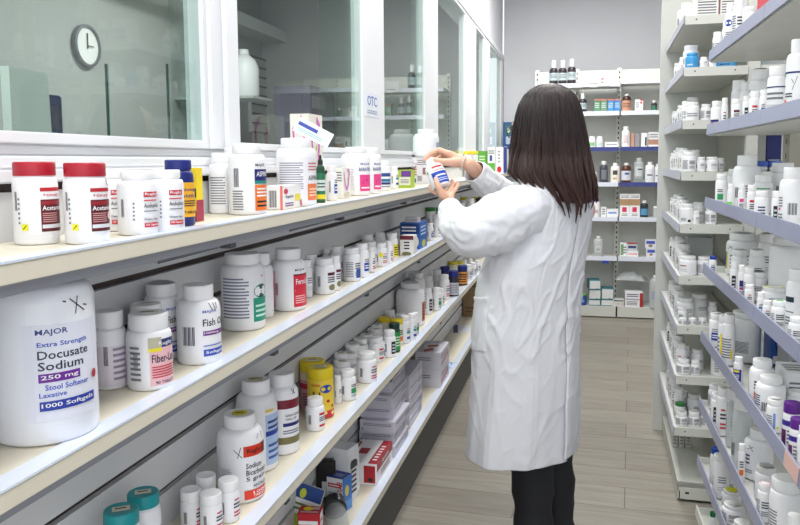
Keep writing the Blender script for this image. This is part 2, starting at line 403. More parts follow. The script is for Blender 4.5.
# wall clock
def rpt(x, y, X): return atx(x, y, X)
ck = rpt(85, 46, -3.49); R_ = .5*(rpt(68, 46, -3.49)-rpt(102, 46, -3.49)).length*.75
root = empty('wall_clock', (-3.49, ck.y, ck.z)); tag(root, 'round wall clock with grey rim seen through the left window', 'clock')
b = MB(); b.lathe([(R_, 0), (R_, .03), (R_*.88, .035), (R_*.88, .015)], mat((120, 122, 128), .4), 32)
o = b.build('rim', root, 40); o.rotation_euler = (0, PI/2, 0)
b = MB(); b.lathe([(R_*.88, 0), (R_*.88, .016)], mat((246, 247, 247), .5), 32); o = b.build('dial', root); o.rotation_euler = (0, PI/2, 0)
b = MB(); b.box((.022, -.004, -.02), (.026, .004, R_*.6), BLACK); b.box((.027, -.003, -.003), (.03, R_*.45, .003), BLACK); b.build('hands', root)
# white board, monitor, cabinet, wall slats in the store room
p0 = rpt(0, 67, -2.2); p1 = rpt(42, 130, -2.2)
b = MB(); b.prism([(-.0, .9), (-.0, rpt(0, 66, -2.2).z), (p1.y-p0.y-.0, rpt(38, 74, -2.2).z), (p1.y-p0.y+.03, .9)], -2.2, -2.16, mat((205, 218, 212), .5), 'x')
o = b.build('partition_board'); o.location.y = p0.y; tag(o, 'pale green partition board with sloping top behind the left window', 'board')
p0 = rpt(40, 94, -2.6); p1 = rpt(57, 94, -2.6); zb = rpt(48, 140, -2.6).z
root = empty('computer_monitor', (-2.6, p0.y, zb-.25)); tag(root, 'dark blue upright screen standing behind the left window', 'screen')
b = MB(); b.box((-.03, 0, .2), (.03, p1.y-p0.y, p0.z-zb+.25), mat((24, 44, 84), .4), .008); b.build('casing', root)
b = MB(); b.box((.031, .02, .3), (.034, p1.y-p0.y-.02, p0.z-zb+.2), mat((20, 34, 60), .15)); b.build('screen', root)
b = MB(); b.box((-.08, .05, 0), (.08, p1.y-p0.y-.05, .2), BLACK); b.build('stand', root)
b = MB(); b.box((-2.9, -1.0, zb-.31), (-2.3, 7.5, zb-.25), mat((190, 190, 186), .5)); b.box((-2.9, -1.0, 0), (-2.85, 7.5, zb-.31), RG); tag(b.build('counter'), 'long pale counter running behind the windows', 'counter')
p0 = rpt(272, 86, -3.0); p1 = rpt(366, 84, -3.0); zb2 = zb-.25
b = MB(); b.box((-2.98, p0.y, zb2+.0), (-2.6, min(p1.y, 8.0), p0.z), mat((112, 108, 130), .5)); b.box((-2.599, p0.y+.05, p0.z-.22), (-2.595, min(p1.y, 8)-.3, p0.z-.1), mat((170, 168, 178), .5)); tag(b.build('storage_cabinet'), 'grey purple cabinet behind the second window', 'cabinet')
b = MB(); ya, yb_ = rpt(252, 90, -3.45).y, rpt(327, 90, -3.45).y; z0, z1 = rpt(290, 135, -3.45).z, rpt(290, 68, -3.45).z
b.box((-3.5, ya, z0), (-3.46, yb_, z1), mat((186, 190, 188), .6))
for i in range(9): b.box((-3.46, ya, z0+(z1-z0)*i/8-.008), (-3.45, yb_, z0+(z1-z0)*i/8+.008), DGREY)
tag(b.build('slatted_wall_panel'), 'pale slatted panel with dark grooves behind the second window', 'panel')
b = MB(); P = rpt(246, 60, -2.9); b.box((-3.5, P.y-.2, P.z-.35), (-2.75, P.y+.22, P.z-.33), RW); tag(b.build('storeroom_shelf'), 'small shelf holding a white jug behind the second window', 'shelf')
root = empty('plastic_jug', (-2.92, P.y, P.z-.33)); tag(root, 'large white jug on a shelf behind the second window', 'jug')
b = MB(); b.lathe([(.11, 0), (.13, .03), (.13, .26), (.1, .33), (.04, .38)], WHITE, 24); b.build('body', root, 50)
b = MB(); b.lathe([(.045, .38), (.045, .42)], WHITE, 16); b.build('cap', root, 40)
for (x0_, nm) in ((106, 'nearer'), (167, 'farther')):
    p = rpt(x0_, 64, WG-.035); b = MB()
    b.box((WG-.037, p.y-.002, 1.43), (WG-.033, p.y+.001, p.z), mat((46, 66, 62), .3)); b.box((WG-.037, p.y+.001, 1.43), (WG-.033, p.y+.005, p.z), mat((170, 190, 184), .3))
    tag(b.build('glass_screen_edge'), f'{nm} dark upright glass edge behind the leftmost window', 'glass screen')
# OTC notice on the window post
p = atx(373, 103, -.80); b = MB(); b.box((XB, p.y-.1, p.z-.055), (XB+.0015, p.y+.1, p.z+.04), mat((232, 236, 244), .5))
prints(b, [('t', .15, .45, .85, .85, 'OTC', (70, 110, 190)), ('l', .15, .12, .85, .3, 2, (150, 165, 200))], lambda u, v, l: (XB+.0018+.0002*l, p.y-.1+.2*u, p.z-.055+.095*v))
tag(b.build('paper_notice'), 'small white paper notice with blue letters on the window post', 'notice')

# ---------------------------------------------------------------- left wall shelves
def wall_shelf(z, label, brackets, y1=YL1):
    root = empty('wall_shelf', (XB, YL0, z)); tag(root, label, 'shelf', 'long cream shelves on the slatwall')
    D = XF-XB; L = y1-YL0
    b = MB(); b.box((0, 0, -.024), (D, L, 0), CREAM, .001); b.build('board', root)
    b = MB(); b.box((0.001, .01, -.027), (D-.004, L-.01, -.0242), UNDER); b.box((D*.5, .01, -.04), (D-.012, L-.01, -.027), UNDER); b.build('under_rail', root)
    b = MB(); b.prism([(D-.034, .0003), (D+.001, .0003), (D+.001, .0035), (D-.034, .002)], 0, L, STRIPW); b.build('price_strip', root)
    for y in brackets:
        b = MB(); b.prism([(0, -.028), (D*.85, -.041), (D*.85, -.047), (.0, -.085)], y-YL0, y-YL0+.004, mat((150, 152, 158), .4, .3)); b.box((D*.8, y-YL0-.012, -.05), (D*.92, y-YL0+.012, -.041), DGREY); b.build('bracket', root)
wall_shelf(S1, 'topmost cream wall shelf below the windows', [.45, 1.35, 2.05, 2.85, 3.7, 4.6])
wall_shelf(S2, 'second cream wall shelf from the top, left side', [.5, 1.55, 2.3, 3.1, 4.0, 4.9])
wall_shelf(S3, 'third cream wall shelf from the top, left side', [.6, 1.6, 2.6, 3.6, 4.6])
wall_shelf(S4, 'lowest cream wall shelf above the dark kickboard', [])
for (x, y) in ((439, 315), (450, 325)):
    p = atx(x, y-6, XB); zh = S4+pitch+.0; b = MB(); b.box((XB, p.y-.012, .50), (XB+.012, p.y+.012, .525), BLACK); b.tube([(XB+.01, p.y, .515), (XB+.05, p.y, .51), (XB+.06, p.y, .525)], .005, BLACK)
    tag(b.build('slatwall_hook'), ('nearer' if x < 445 else 'farther')+' black hook on the slatwall above the lowest left shelf', 'hook', 'black slatwall hooks')

# ---------------------------------------------------------------- back shelving, front at Y = 7
YB = 7.0
BX0, BX1 = -.42, 1.30
root = empty('shelving_rack', (0, YB, 0)); tag(root, 'cream metal shelving against the back wall with perforated posts', 'shelving')
b = MB(); b.box((BX0, .30, .03), (BX1, .315, 2.20), mat((205, 206, 203), .6)); b.build('back_panel', root)
b = MB(); b.box((BX0, .285, 2.07), (BX1, .30, 2.205), STEEL); b.build('top_beam', root)
for x in (-.40, -.045, .325, .70, 1.06):
    b = MB(); b.box((x-.02, .262, 0), (x+.02, .298, 2.22), STEEL)
    zz = .1
    while zz < 2.2: b.box((x-.005, .2612, zz), (x+.005, .2618, zz+.02), BLACK); zz += .045
    b.build('post', root)
BZ = [2.085, 1.818, 1.508, 1.20, .895, .545]
for i, z in enumerate(BZ):
    for (a, c, st) in ((BX0+.02, .318, 0), (.332, BX1-.02, 1)):
        if i == 0 and a < 0: zz = z-.02
        else: zz = z
        cm = mat((58, 66, 130), .4) if (i == 2 or (i == 3 and st)) else mat((222, 226, 240), .4)
        s = MB(); s.box((a, 0, zz-.03), (c, .26, zz), STEEL); so = s.build('shelf', root)
        s = MB(); s.box((a, -.006, zz-.033), (c, 0, zz+.004), cm); s.build('price_strip', so)
s = MB(); s.box((BX0+.02, 0, 0.01), (.318, .28, .10), STEEL); s.build('base', root)
s = MB(); s.box((.332, 0, 0.01), (BX1-.02, .28, .10), STEEL); s.build('base', root)

# ---------------------------------------------------------------- right racks
def side_shelf(root, x0, x1, y0, y1, z, cols=LILAC, breaks=(), lip=None, lo_=.030, hi_=.004, th=.028):
    s = MB(); s.box((x0+.0016, y0, z-th), (x1, y1, z), STEEL); s.box((x0+.0016, y0-.002, z-th-.006), (x1, y0, z), STEEL); s.box((x0+.04, y0-.0025, z-.018), (x0+.045, y0-.002, z-.013), BLACK); s.box((x1-.05, y0-.0025, z-.018), (x1-.045, y0-.002, z-.013), BLACK)
    so = s.build('shelf', root)
    if lip: s = MB(); s.prism([(x0-.004, z-.01), (x0-.004, z+.028), (x0+.001, z+.028), (x0+.001, z-.01)], y0, y1, STEEL); s.build('front_lip', so)
    ys = [y0+.0]+[y for y in breaks]+[y1]
    for a, c in zip(ys[:-1], ys[1:]):
        s = MB(); s.prism([(x0-.006, z-lo_), (x0-.003, z+hi_), (x0+.0015, z+hi_), (x0-.0015, z-lo_)], a+.001, c-.001, cols); s.build('price_strip', so)
    return so
XN, YN0, YN1 = .44, 1.0, 2.95
root = empty('shelving_rack', (0, 0, 0)); tag(root, 'near right white shelving rack with lilac price strips', 'shelving')
NZ = dict(a=1.752, b=1.494, c=1.235, d=.996, e=.749, f=.497, g=.279, h=.085)
for k, z in NZ.items():
    so = side_shelf(root, XN, .685, YN0, YN1, z-.004, LILAC if k != 'h' else STEEL, (1.25, 1.68, 2.1, 2.52), None, .004, .033, .008)
    s = MB(); s.box((XN+.001, YN1-.004, z-.004), (.685, YN1, z+.02), STEEL); s.build('end_stop', so)
s = MB(); s.box((XN+.03, YN0, 0), (.685, YN1, .05), STEEL); s.build('base', root)
for y in (YN1-.035, YN0+.01):
    s = MB(); s.box((.687, y-.06, 0), (.725, y+.03, 2.2), mat((172, 168, 152), .5)); 
    zz = .1
    while zz < 2.15: s.box((.6862, y-.02, zz), (.6868, y-.012, zz+.018), BLACK); zz += .05
    s.build('post', root)
# pink tag on the strip of shelf e
p = atx(787, 468, XN-.014); b = MB(); zt = NZ['e']-.004
b.prism([(XN-.0072, zt-.001), (XN-.0042, zt+.034), (XN-.0037, zt+.034), (XN-.0067, zt-.001)], p.y-.05, p.y+.06, mat((226, 186, 178), .5)); tag(b.build('shelf_tag'), 'pale pink price tag clipped on a lilac strip of the near right rack', 'tag')

FZ = dict(A=1.955, B=1.757, C=1.552, D=1.35, E=1.141, F=.935, G=.734, H=.527, I=.312)
FR = empty('shelving_rack', (.385, 3.23, 0), math.radians(-1.6)); tag(FR, 'far right white double sided shelving rack standing end-on', 'shelving')
FL, FW = .86, .235
for k, z in FZ.items():
    side_shelf(FR, 0, FW, 0, FL, z, mat((190, 192, 206), .35), (.43,))
    if k in 'BCDEFG':
        s = MB(); s.box((FW+.045, 0, z-.034), (FW+.28, FL, z), STEEL); s.build('shelf', FR)
s = MB(); s.box((0.02, 0, .045), (FW, FL, .082), STEEL); s.box((.03, -.001, .012), (FW, .004, .060), STEEL); s.box((0.02, 0, .012), (.026, FL, .06), STEEL); s.box((.02, 0, .062), (FW, .006, .088), STEEL)
s.box((.05, -.0015, .035), (.065, -.001, .043), BLACK); s.box((.15, -.0015, .035), (.165, -.001, .043), BLACK); s.build('base', FR)
for (x, y) in ((.06, .03), (.06, FL-.04), (.2, .03)):
    s = MB(); s.lathe([(.018, 0), (.018, .006), (.006, .008), (.006, .04)], mat((150, 150, 148), .3, .8), 14, x, y); s.build('levelling_foot', FR, 40)
s = MB(); s.box((-.03, FL+.002, .0), (FW+.3, FL+.022, 2.5), mat((212, 214, 210), .5)); s.build('end_panel', FR)
s = MB(); s.box((FW+.002, .002, 0), (FW+.043, .045, 2.5), STEEL); s.build('post', FR)
s = MB(); s.box((FW+.010, .05, .1), (FW+.02, FL, 2.45), mat((192, 192, 182), .6)); s.build('back_panel', FR)


# ================================================================ LEFT SHELVES
RED=(196,28,44); DRED=(150,24,34); BLK=(30,30,34); GRY=(120,122,130); BLU=(36,66,160); NAVY=(24,34,110); YEL=(240,220,40); ORG=(236,120,40); GRN=(40,150,90); PNK=(228,70,140); PUR=(120,30,140); WHT=(245,245,247); LGY=(205,207,214)
T1, T2, T3, T4 = 'top left wall shelf', 'second left wall shelf', 'third left wall shelf', 'lowest left wall shelf'
def generic(style, seed=0):
    r = random.Random(seed); z = []
    base = [('b', .02, .25, .16, .75, BLK)]
    if style == 'red': return base+[('r', .55, .72, .95, .84, RED), ('l', .55, .38, .95, .66, 3, BLK), ('r', .55, .1, .95, .22, RED)]
    if style == 'redtext': return base+[('r', .6, .78, .9, .84, RED), ('l', .56, .45, .95, .72, 2, BLK), ('l', .56, .1, .95, .38, 2, RED)]
    if style == 'blue': return base+[('r', .52, .2, .98, .62, BLU), ('l', .55, .66, .95, .85, 2, GRY), ('l', .58, .3, .92, .55, 2, WHT)]
    if style == 'teal': return base+[('r', .52, .5, .98, .64, (30, 140, 150)), ('l', .55, .66, .95, .85, 2, GRY), ('r', .52, .15, .98, .3, BLU)]
    if style == 'yellow': return base+[('r', .5, .1, .98, .9, YEL), ('l', .55, .2, .92, .8, 4, BLK)]
    if style == 'green': return base+[('r', .55, .3, .98, .6, GRN), ('l', .55, .66, .95, .85, 2, BLK), ('l', .55, .1, .95, .25, 2, GRY)]
    if style == 'maroon': return base+[('r', .5, .78, .98, .92, (90, 20, 40)), ('l', .5, .42, .95, .74, 3, BLK), ('c', .74, .2, .2, .15, (130, 124, 80))]
    if style == 'orange': return base+[('r', .5, .15, .98, .42, ORG), ('l', .5, .5, .95, .85, 3, BLK)]
    if style == 'pink': return base+[('r', .5, .62, .98, .8, PNK), ('l', .5, .2, .95, .56, 4, BLK)]
    if style == 'text': return [('l', .02, .1, .45, .9, 9, GRY), ('l', .55, .5, .98, .86, 3, BLK), ('l', .55, .15, .95, .4, 3, GRY)]
    if style == 'blackbox': return base+[('r', .5, .1, .9, .9, BLK), ('l', .56, .2, .84, .8, 3, LGY)]
    if style == 'purple': return base+[('r', .5, .55, .98, .85, NAVY), ('r', .5, .4, .98, .52, (170, 60, 140)), ('l', .5, .1, .95, .35, 3, GRY)]
    return [('b', .02, .3, .14, .7, BLK), ('l', .5, .5, .95, .8, 3, GRY), ('l', .5, .2, .9, .4, 2, LGY)]
NAME = dict(red='white bottle with red and black label', redtext='white bottle with red printed text', blue='white bottle with blue label panel', teal='white bottle with teal and blue bands', yellow='white bottle with yellow label',
            green='white bottle with green label panel', maroon='white bottle with maroon and olive label', orange='white bottle with orange label band', pink='white bottle with pink label band', text='white bottle with grey print', blackbox='white bottle with black label panel', purple='white bottle with navy and pink label', plain='plain white pill bottle')
def G(style, **k):
    d = dict(els=generic(style), desc=NAME[style], ang=18, span=125, v0=.08, v1=.66, capr=.84); d.update(k); return d
tylenol = [('r', .0, .0, 1, 1, (246, 246, 248)), ('b', -.42, .5, -.33, .9, BLK), ('l', -.3, .2, -.24, .8, 6, GRY), ('r', -.2, .08, -.02, .22, (240, 236, 30)), ('s', (-.16, .11), (-.06, .19), .01, BLK),
           ('r', .32, .9, 1.0, .98, (190, 30, 44)), ('t', .38, .77, .92, .86, '+timely', (190, 30, 44)), ('r', .32, .05, 1.0, .73, (92, 20, 30)), ('r', .34, .62, 1.0, .70, (150, 30, 40)), ('t', .36, .50, .98, .60, 'Acetamin', WHT), ('l', .36, .24, .8, .46, 5, (210, 150, 150)), ('r', .34, .12, .95, .2, (222, 222, 226))]
lb(38, 245.5, 162, 42, S1, cap=(176, 22, 44), capr=.93, caph=.17, sh=.09, els=tylenol, ang=28, span=95, v0=.13, v1=.70, custom='white pain tablet bottle with red cap, leftmost on the top left shelf', desc='x1', shelf=T1)
lb(88, 245, 163, 42, S1, cap=(176, 22, 44), capr=.93, caph=.17, sh=.09, els=tylenol+[('c', .92, .38, .09, .09, (236, 200, 200))], ang=28, span=95, v0=.13, v1=.70, custom='white pain tablet bottle with red cap, beside the leftmost one', desc='x2', shelf=T1, pen=[('s', (.9, 1.2), (1.0, 1.0), .01, BLK), ('s', (.98, 1.2), (.9, 1.05), .01, BLK)])
acid = [('b', -.12, .3, -.04, .75, BLK), ('l', .18, .2, .22, .7, 5, GRY), ('r', .42, .8, .82, .93, (206, 40, 56)), ('t', .45, .82, .79, .91, 'Rugby', WHT), ('l', .42, .68, .8, .76, 1, (206, 90, 100)), ('t', .42, .5, .86, .64, 'Acidophilus', BLK), ('l', .42, .42, .8, .48, 1, GRY), ('t', .42, .2, .8, .27, 'Dietary Supp', BLK), ('r', .42, .04, .82, .15, (206, 40, 56)), ('t', .45, .06, .79, .13, '100 Capsules', WHT)]
lb(139, 236, 171, 38, S1, capr=.82, caph=.13, sh=.07, els=acid, ang=28, span=130, v0=.1, v1=.72, custom='squat white supplement bottle with red oval logo, in front of two alike', desc='x3', shelf=T1)
lb(167, 233, 170, 33, S1, capr=.82, caph=.13, sh=.07, els=acid, ang=18, span=130, v0=.1, v1=.72, custom='squat white supplement bottle beside the navy capped yellow one', desc='x4', shelf=T1)
lb(113, 232, 170, 30, S1, capr=.82, caph=.13, sh=.07, els=acid, ang=8, span=130, v0=.1, v1=.72, custom='squat white supplement bottle behind the second red capped bottle', desc='x5', shelf=T1)
lb(180, 227, 160, 30, S1, body=(22, 32, 110), cap=(22, 34, 120), capr=.85, caph=.15, sh=.16, v0=.14, v1=.66, ang=25, span=150, els=[('r', 0, 0, 1, 1, (240, 176, 40)), ('t', .3, .72, .95, .84, 'cidologic', NAVY), ('t', .3, .56, .95, .68, 'obiotic 8', NAVY), ('l', .3, .3, .9, .5, 3, BLK), ('t', .45, .1, .9, .18, 'TABLETS', BLK)], custom='navy blue bottle with yellow label on the top left shelf', desc='x6', shelf=T1)
lc(197, 222, 204, 187, 168, S1, c=(244, 214, 30), nface=[('r', 0, .45, 1, .62, (30, 30, 40)), ('r', .2, .7, .8, .9, (250, 236, 90)), ('r', 0, 0, 1, .2, (150, 30, 60))], f=[('r', 0, .0, 1, .4, (170, 40, 70))], custom='yellow, black and maroon carton behind the navy bottle', desc='x7', shelf=T1)
lb(214, 214, 153, 26, S1, capr=.78, caph=.16, sh=.12, v0=.06, v1=.68, ang=10, span=150, els=[('r', 0, 0, 1, 1, (236, 236, 238)), ('l', .05, .15, .52, .9, 11, (130, 128, 140)), ('r', .6, .0, 1, .75, (232, 206, 70)), ('r', .6, .0, 1, .28, (70, 130, 60)), ('t', .62, .5, .95, .62, 'ASPIRIN', (40, 60, 40)), ('c', .72, .1, .05, .07, RED), ('r', .6, .8, 1, .85, RED)], custom='white aspirin bottle with yellow and green label', desc='x8', shelf=T1)
lb(248, 215.5, 144, 37, S1, capr=.76, caph=.13, sh=.10, v0=.03, v1=.76, ang=14, span=150, els=[('b', .12, .5, .24, .86, (60, 62, 80)), ('l', .08, .05, .32, .45, 8, GRY), ('t', .58, .88, .84, .95, 'MAJOR', BLK), ('r', .56, .56, .98, .84, (30, 30, 110)), ('t', .6, .70, .96, .80, 'ASPIRIN', WHT), ('r', .56, .56, .98, .62, (30, 140, 130)), ('r', .56, .04, .98, .54, ORG), ('l', .6, .3, .9, .5, 3, WHT), ('l', .6, .1, .9, .26, 2, BLK)], custom='large white aspirin bottle with navy and orange label', desc='x9', shelf=T1)
lb(233, 213, 147, 24, S1, desc='x9b', custom='white capped bottle mostly hidden behind the orange labelled aspirin bottle', shelf=T1)
lc(283, 210, 303, 266, 186, S1, c=(240, 238, 238), nface=[('b', .2, .1, .65, .8, (60, 60, 70)), ('r', .85, 0, 1, 1, (228, 120, 110))], f=[('c', .15, .75, .1, .12, (206, 40, 70)), ('t', .12, .42, .5, .6, 'Aspirin', BLK), ('r', .6, .3, .85, .6, YEL), ('l', .1, .1, .5, .3, 2, PUR), ('c', .9, .2, .06, .15, RED)], custom='small white aspirin carton with barcode, in front of tall bottle', desc='x10', shelf=T1)
lb(297, 207, 138, 39, S1, capr=.76, caph=.13, sh=.08, v0=.05, v1=.72, ang=12, span=150, els=[('r', 0, 0, 1, 1, (238, 236, 240)), ('l', .05, .3, .55, .9, 12, (140, 140, 156)), ('t', .66, .5, .95, .6, 'ASPIRIN', BLK), ('l', .66, .7, .95, .9, 3, (190, 110, 110)), ('r', .64, .06, .98, .42, (236, 130, 80)), ('l', .68, .14, .94, .34, 3, (250, 220, 190))], sticker=((240, 180, 90), 'dot'), custom='tall white bottle with orange label and yellow dot sticker', desc='x11', shelf=T1)
P = atz(313, 204, S1); P.x = -.735
pink = (214, 110, 190)
ribbon = [('r', 0, 0, 1, 1, (240, 236, 226))]+[('s', (.15+.02*i, .85-.07*i), (.17+.02*i, .78-.07*i), .05, pink) for i in range(6)]+[('s', (.28, .43), (.45, .28), .05, pink), ('s', (.45, .28), (.62, .42), .05, pink), ('s', (.62, .42), (.8, .85), .05, pink), ('s', (.8, .85), (.55, .95), .04, pink), ('c', .5, .62, .04, .03, (200, 200, 60)), ('l', .1, .05, .8, .2, 4, (200, 190, 160))]
o = carton(Vector((-.728, atx(307, 150, -.735).y, S1)), .11, .055, aty(312, 113, atx(304, 150, -.735).y).z-S1, c=(240, 236, 226), nface=ribbon, f=ribbon, custom='tall cream carton with pink ribbon drawing by the window', desc='x12', shelf=T1)
b = MB(); q = atz(298, 205, S1); cy_ = atx(301, 140, -.72).y
b.box((-.05, -.001, 0), (.05, .001, .045), mat((240, 244, 250), .5)); prints(b, [('r', .05, .5, .6, .75, BLU), ('l', .1, .15, .8, .4, 2, (120, 190, 190))], lambda u, v, l: (-.05+.1*u, -.0012-.0002*l, .045*v))
o = b.build('folded_leaflet'); ap = ITEMS[[i for i, t_ in enumerate(ITEMS) if t_[1] == 'x11'][0]][0]; hh = aty(297, 140, ap.location.y).z
o.location = (ap.location.x+.026, ap.location.y+.032, hh+.003); o.rotation_euler = (-.5, math.radians(28), .3); ITEMS.append([o, 'x13', T1, None or 'leaflets on the top left shelf', 'leaflet', 'blue and white folded leaflet leaning on the tall bottle cap'])
lb(321, 203, 155, 9, S1, body=(24, 80, 50), cap=(20, 40, 32), capr=.55, caph=.2, sh=.2, v0=.05, v1=.62, ang=0, span=150, els=[('r', 0, 0, 1, 1, (40, 120, 80)), ('r', 0, .35, 1, .75, (220, 232, 226)), ('l', .2, .45, .9, .68, 2, (40, 90, 70)), ('r', 0, .05, 1, .22, YEL)], dropper=True, name='dropper_bottle', custom='slim dark green dropper bottle on the top left shelf', desc='x14', shelf=T1)
lb(332, 201, 166, 11, S1, capr=.8, els=generic('blue'), custom='slim white bottle with blue print right of green dropper', desc='x15', shelf=T1)
lc(343, 199, 351, 334, 168, S1, c=(238, 236, 230), nface=[('l', .1, .55, .9, .9, 4, GRY)], f=ribbon[1:], custom='cream carton with pink ribbon print at the shelf edge', desc='x16', shelf=T1)
bari = [('t', .48, .78, .8, .85, 'MAJOR', BLU), ('t', .44, .62, .86, .72, 'BARIATRIC', (30, 40, 120)), ('r', .46, .06, .84, .52, PNK), ('l', .5, .12, .8, .2, 1, WHT), ('s', (.55, .3), (.68, .36), .03, DRED), ('l', .0, .1, .3, .7, 9, LGY)]
lb(356, 196, 147, 29, S1, capr=.72, caph=.12, sh=.1, els=bari, ang=22, span=150, v0=.05, v1=.78, custom='large white vitamin bottle with pink label panel, nearer of two', desc='x17', shelf=T1)
lb(371, 194, 148, 21, S1, capr=.72, caph=.12, sh=.1, els=bari, ang=22, span=150, v0=.05, v1=.78, custom='large white vitamin bottle with pink label panel, farther of two', desc='x18', shelf=T1)
lb(383, 191, 161, 15, S1, capr=.84, caph=.14, els=[('r', .1, .62, 1, .8, (40, 70, 140)), ('r', .1, .35, 1, .5, (40, 120, 160)), ('r', .1, .2, 1, .32, (30, 50, 120)), ('l', .1, .05, .9, .16, 1, GRY)], ang=15, span=140, custom='white bottle with blue and teal bands before the pink labelled pair', desc='x19', shelf=T1)
lb(394, 189, 166, 9, S1, els=generic('teal'), custom='narrow white bottle with teal band beside the lime carton', desc='x20', shelf=T1)
lc(411, 188, 415, 398, 170, S1, c=(170, 200, 40), nface=[('r', .1, .15, .95, .6, (226, 230, 210)), ('r', .25, .62, 1, .95, (110, 60, 150)), ('l', .2, .25, .85, .5, 3, GRY)], custom='lime green and purple small carton on top left shelf', desc='x21', shelf=T1)
for i, x in enumerate((383, 391, 399, 407)):
    lc(x+6, 183.5, x+7.5, x, 157, S1, c=(236, 235, 236), nface=[('l', .1, .6, .9, .9, 3, GRY), ('r', .0, .3, .2, .5, (200, 190, 120))], desc='upright white carton behind the lime carton', shelf=T1)
zt = S1+.085
P = aty(400, 160, 3.0)
lc(417.5, 184, 420, 410, 157, S1, c=(236, 234, 236), nface=[('l', .1, .3, .9, .8, 5, (200, 60, 60)), ('r', .2, .05, .8, .2, BLU)], f=[('l', .2, .3, .7, .8, 4, GRY)], custom='white carton with tiny red lines right of the lime carton', desc='x22', shelf=T1)
Pc = ITEMS[-1][0]; yy = Pc.location.y; zt2 = max(aty(400, 157.5, yy).z, S1+.02)
p2 = atz(421, 186, S1)
# big carton under the big jar, with barcode
pj = atz(431, 184, S1); zj = aty(425, 157, pj.y).z
lc(431, 184, 437, 416, 157, S1, c=(234, 232, 234), nface=[('r', .45, .35, .85, .6, (150, 110, 120)), ('l', .1, .7, .9, .9, 3, GRY), ('b', .1, .1, .4, .3, GRY)], custom='white carton with maroon barcode beneath the big white jar', desc='x23', shelf=T1)
jj = ITEMS[-1][0].location
H_ = [v.co.z for v in ITEMS[-1][0].data.vertices]; zz = S1+max(H_)+.0004
yb(426, 129, 26, zz, jj.y+.05, capr=.62, caph=.14, sh=.2, desc='xj', name='plastic_jar', cat='jar', ang=60, els=[('l', .4, .3, .9, .7, 4, (90, 110, 190))], custom='big white jar resting on cartons left of the held bottle', shelf=T1)
# beyond the hands
for x in (458.5, 466.5):
    lb(x, 176 if x > 460 else 177, 151, 8, S1, body=(222, 224, 226), cap=(236, 214, 60), capr=1.0, caph=.14, sh=.02, els=[('l', .3, .1, .9, .5, 3, GRY)], n=16, name='wipes_tub', cat='tub', desc='white tub with yellow lid', shelf=T1)
lb(474, 175, 151, 7, S1, body=(222, 224, 226), cap=(236, 214, 60), capr=1.0, caph=.14, sh=.02, els=[('l', .3, .1, .9, .5, 3, GRY)], name='wipes_tub', cat='tub', desc='white tub with yellow lid', shelf=T1)
lcx(486, -.66, .10, 478, 151, S1, c=(96, 170, 60), nface=[('l', .15, .5, .85, .85, 3, (210, 236, 190))], desc='x24', custom='bright green carton on the far end of the top left shelf', shelf=T1)
lcx(495, -.66, .10, 487.5, 147, S1, c=(238, 240, 238), nface=[('r', 0, 0, 1, .42, (96, 180, 60)), ('r', .3, .5, .6, .7, BLU), ('l', .1, .75, .9, .9, 2, GRY)], desc='x25', custom='white carton with green lower half beside the bright green carton', shelf=T1)
lcx(502.5, -.655, .10, 496, 147, S1, c=(240, 238, 240), nface=[('c', .5, .16, .35, .12, RED), ('l', .3, .4, .6, .9, 4, GRY)], desc='x26', custom='white carton with red dot at the far end of the top shelf', shelf=T1)
lcx(505.5, -.65, .10, 503, 147, S1, c=(50, 66, 150), desc='x27', custom='slim dark blue carton on the far end of the top left shelf', shelf=T1)
lcx(516, -.64, .10, 507, 146, S1, c=(226, 228, 238), nface=[('r', .15, .3, .85, .85, (190, 196, 224)), ('l', .2, .35, .8, .8, 4, (90, 96, 140)), ('r', .0, .88, 1, 1, BLU)], desc='x28', custom='white and blue carton beneath the blue picture carton', shelf=T1)
q = ITEMS[-1][0]; hq = max(v.co.z for v in q.data.vertices)
carton(Vector((q.location.x, q.location.y, S1+hq+.0003)), .06, .13, .24, c=(30, 90, 160), nface=[('r', .12, .45, .9, .92, (60, 110, 120)), ('c', .4, .65, .12, .1, (210, 220, 200)), ('c', .65, .75, .1, .09, (20, 50, 60)), ('r', .2, .08, .9, .4, (200, 206, 230))], desc='x29', custom='blue picture carton stacked high beside the woman\'s face', shelf=T1)
for x in (458, 463): lb(x+1.5, 187, 170, 5, S1, desc='tiny white bottle beneath the raised wrist', shelf=T1, n=12, els=generic('blue'))

# ---- second shelf
dz = [('r', -.22, -.1, 1.22, 1.12, (228, 230, 242)), ('t', -.02, .98, .52, 1.07, 'MAJOR', (40, 60, 130)), ('t', 0, .83, .9, .91, 'Extra Strength', (50, 80, 190)), ('t', 0, .69, .92, .80, 'Docusate', (40, 44, 60)), ('t', 0, .55, .8, .66, 'Sodium', (40, 44, 60)),
      ('r', 0, .40, .72, .51, (110, 30, 150)), ('t', .04, .42, .68, .49, '250 mg', WHT), ('t', .1, .30, .9, .37, 'Stool Softener', (50, 80, 190)), ('t', 0, .21, .45, .27, 'Laxative', (50, 80, 190)), ('r', 0, .04, 1.05, .16, (36, 60, 160)), ('t', .03, .065, 1.0, .135, '1000 Softgels', WHT), ('c', 1.08, .38, .07, .06, (176, 30, 44))]
lb(48, 447.5, 262, 99, S2, body=(238, 240, 246), capr=.55, caph=.07, sh=.11, els=dz, ang=25, span=62, v0=.19, v1=.64, rough=.3, name='plastic_jar', cat='jar', desc='y1', shelf=T2,
   custom='huge white softgel jar at the left edge of the second shelf', pen=[('s', (.45, 1.40), (.95, 1.30), .009, BLK), ('s', (.58, 1.42), (.88, 1.24), .009, BLK), ('s', (.74, 1.44), (.68, 1.22), .009, BLK)])
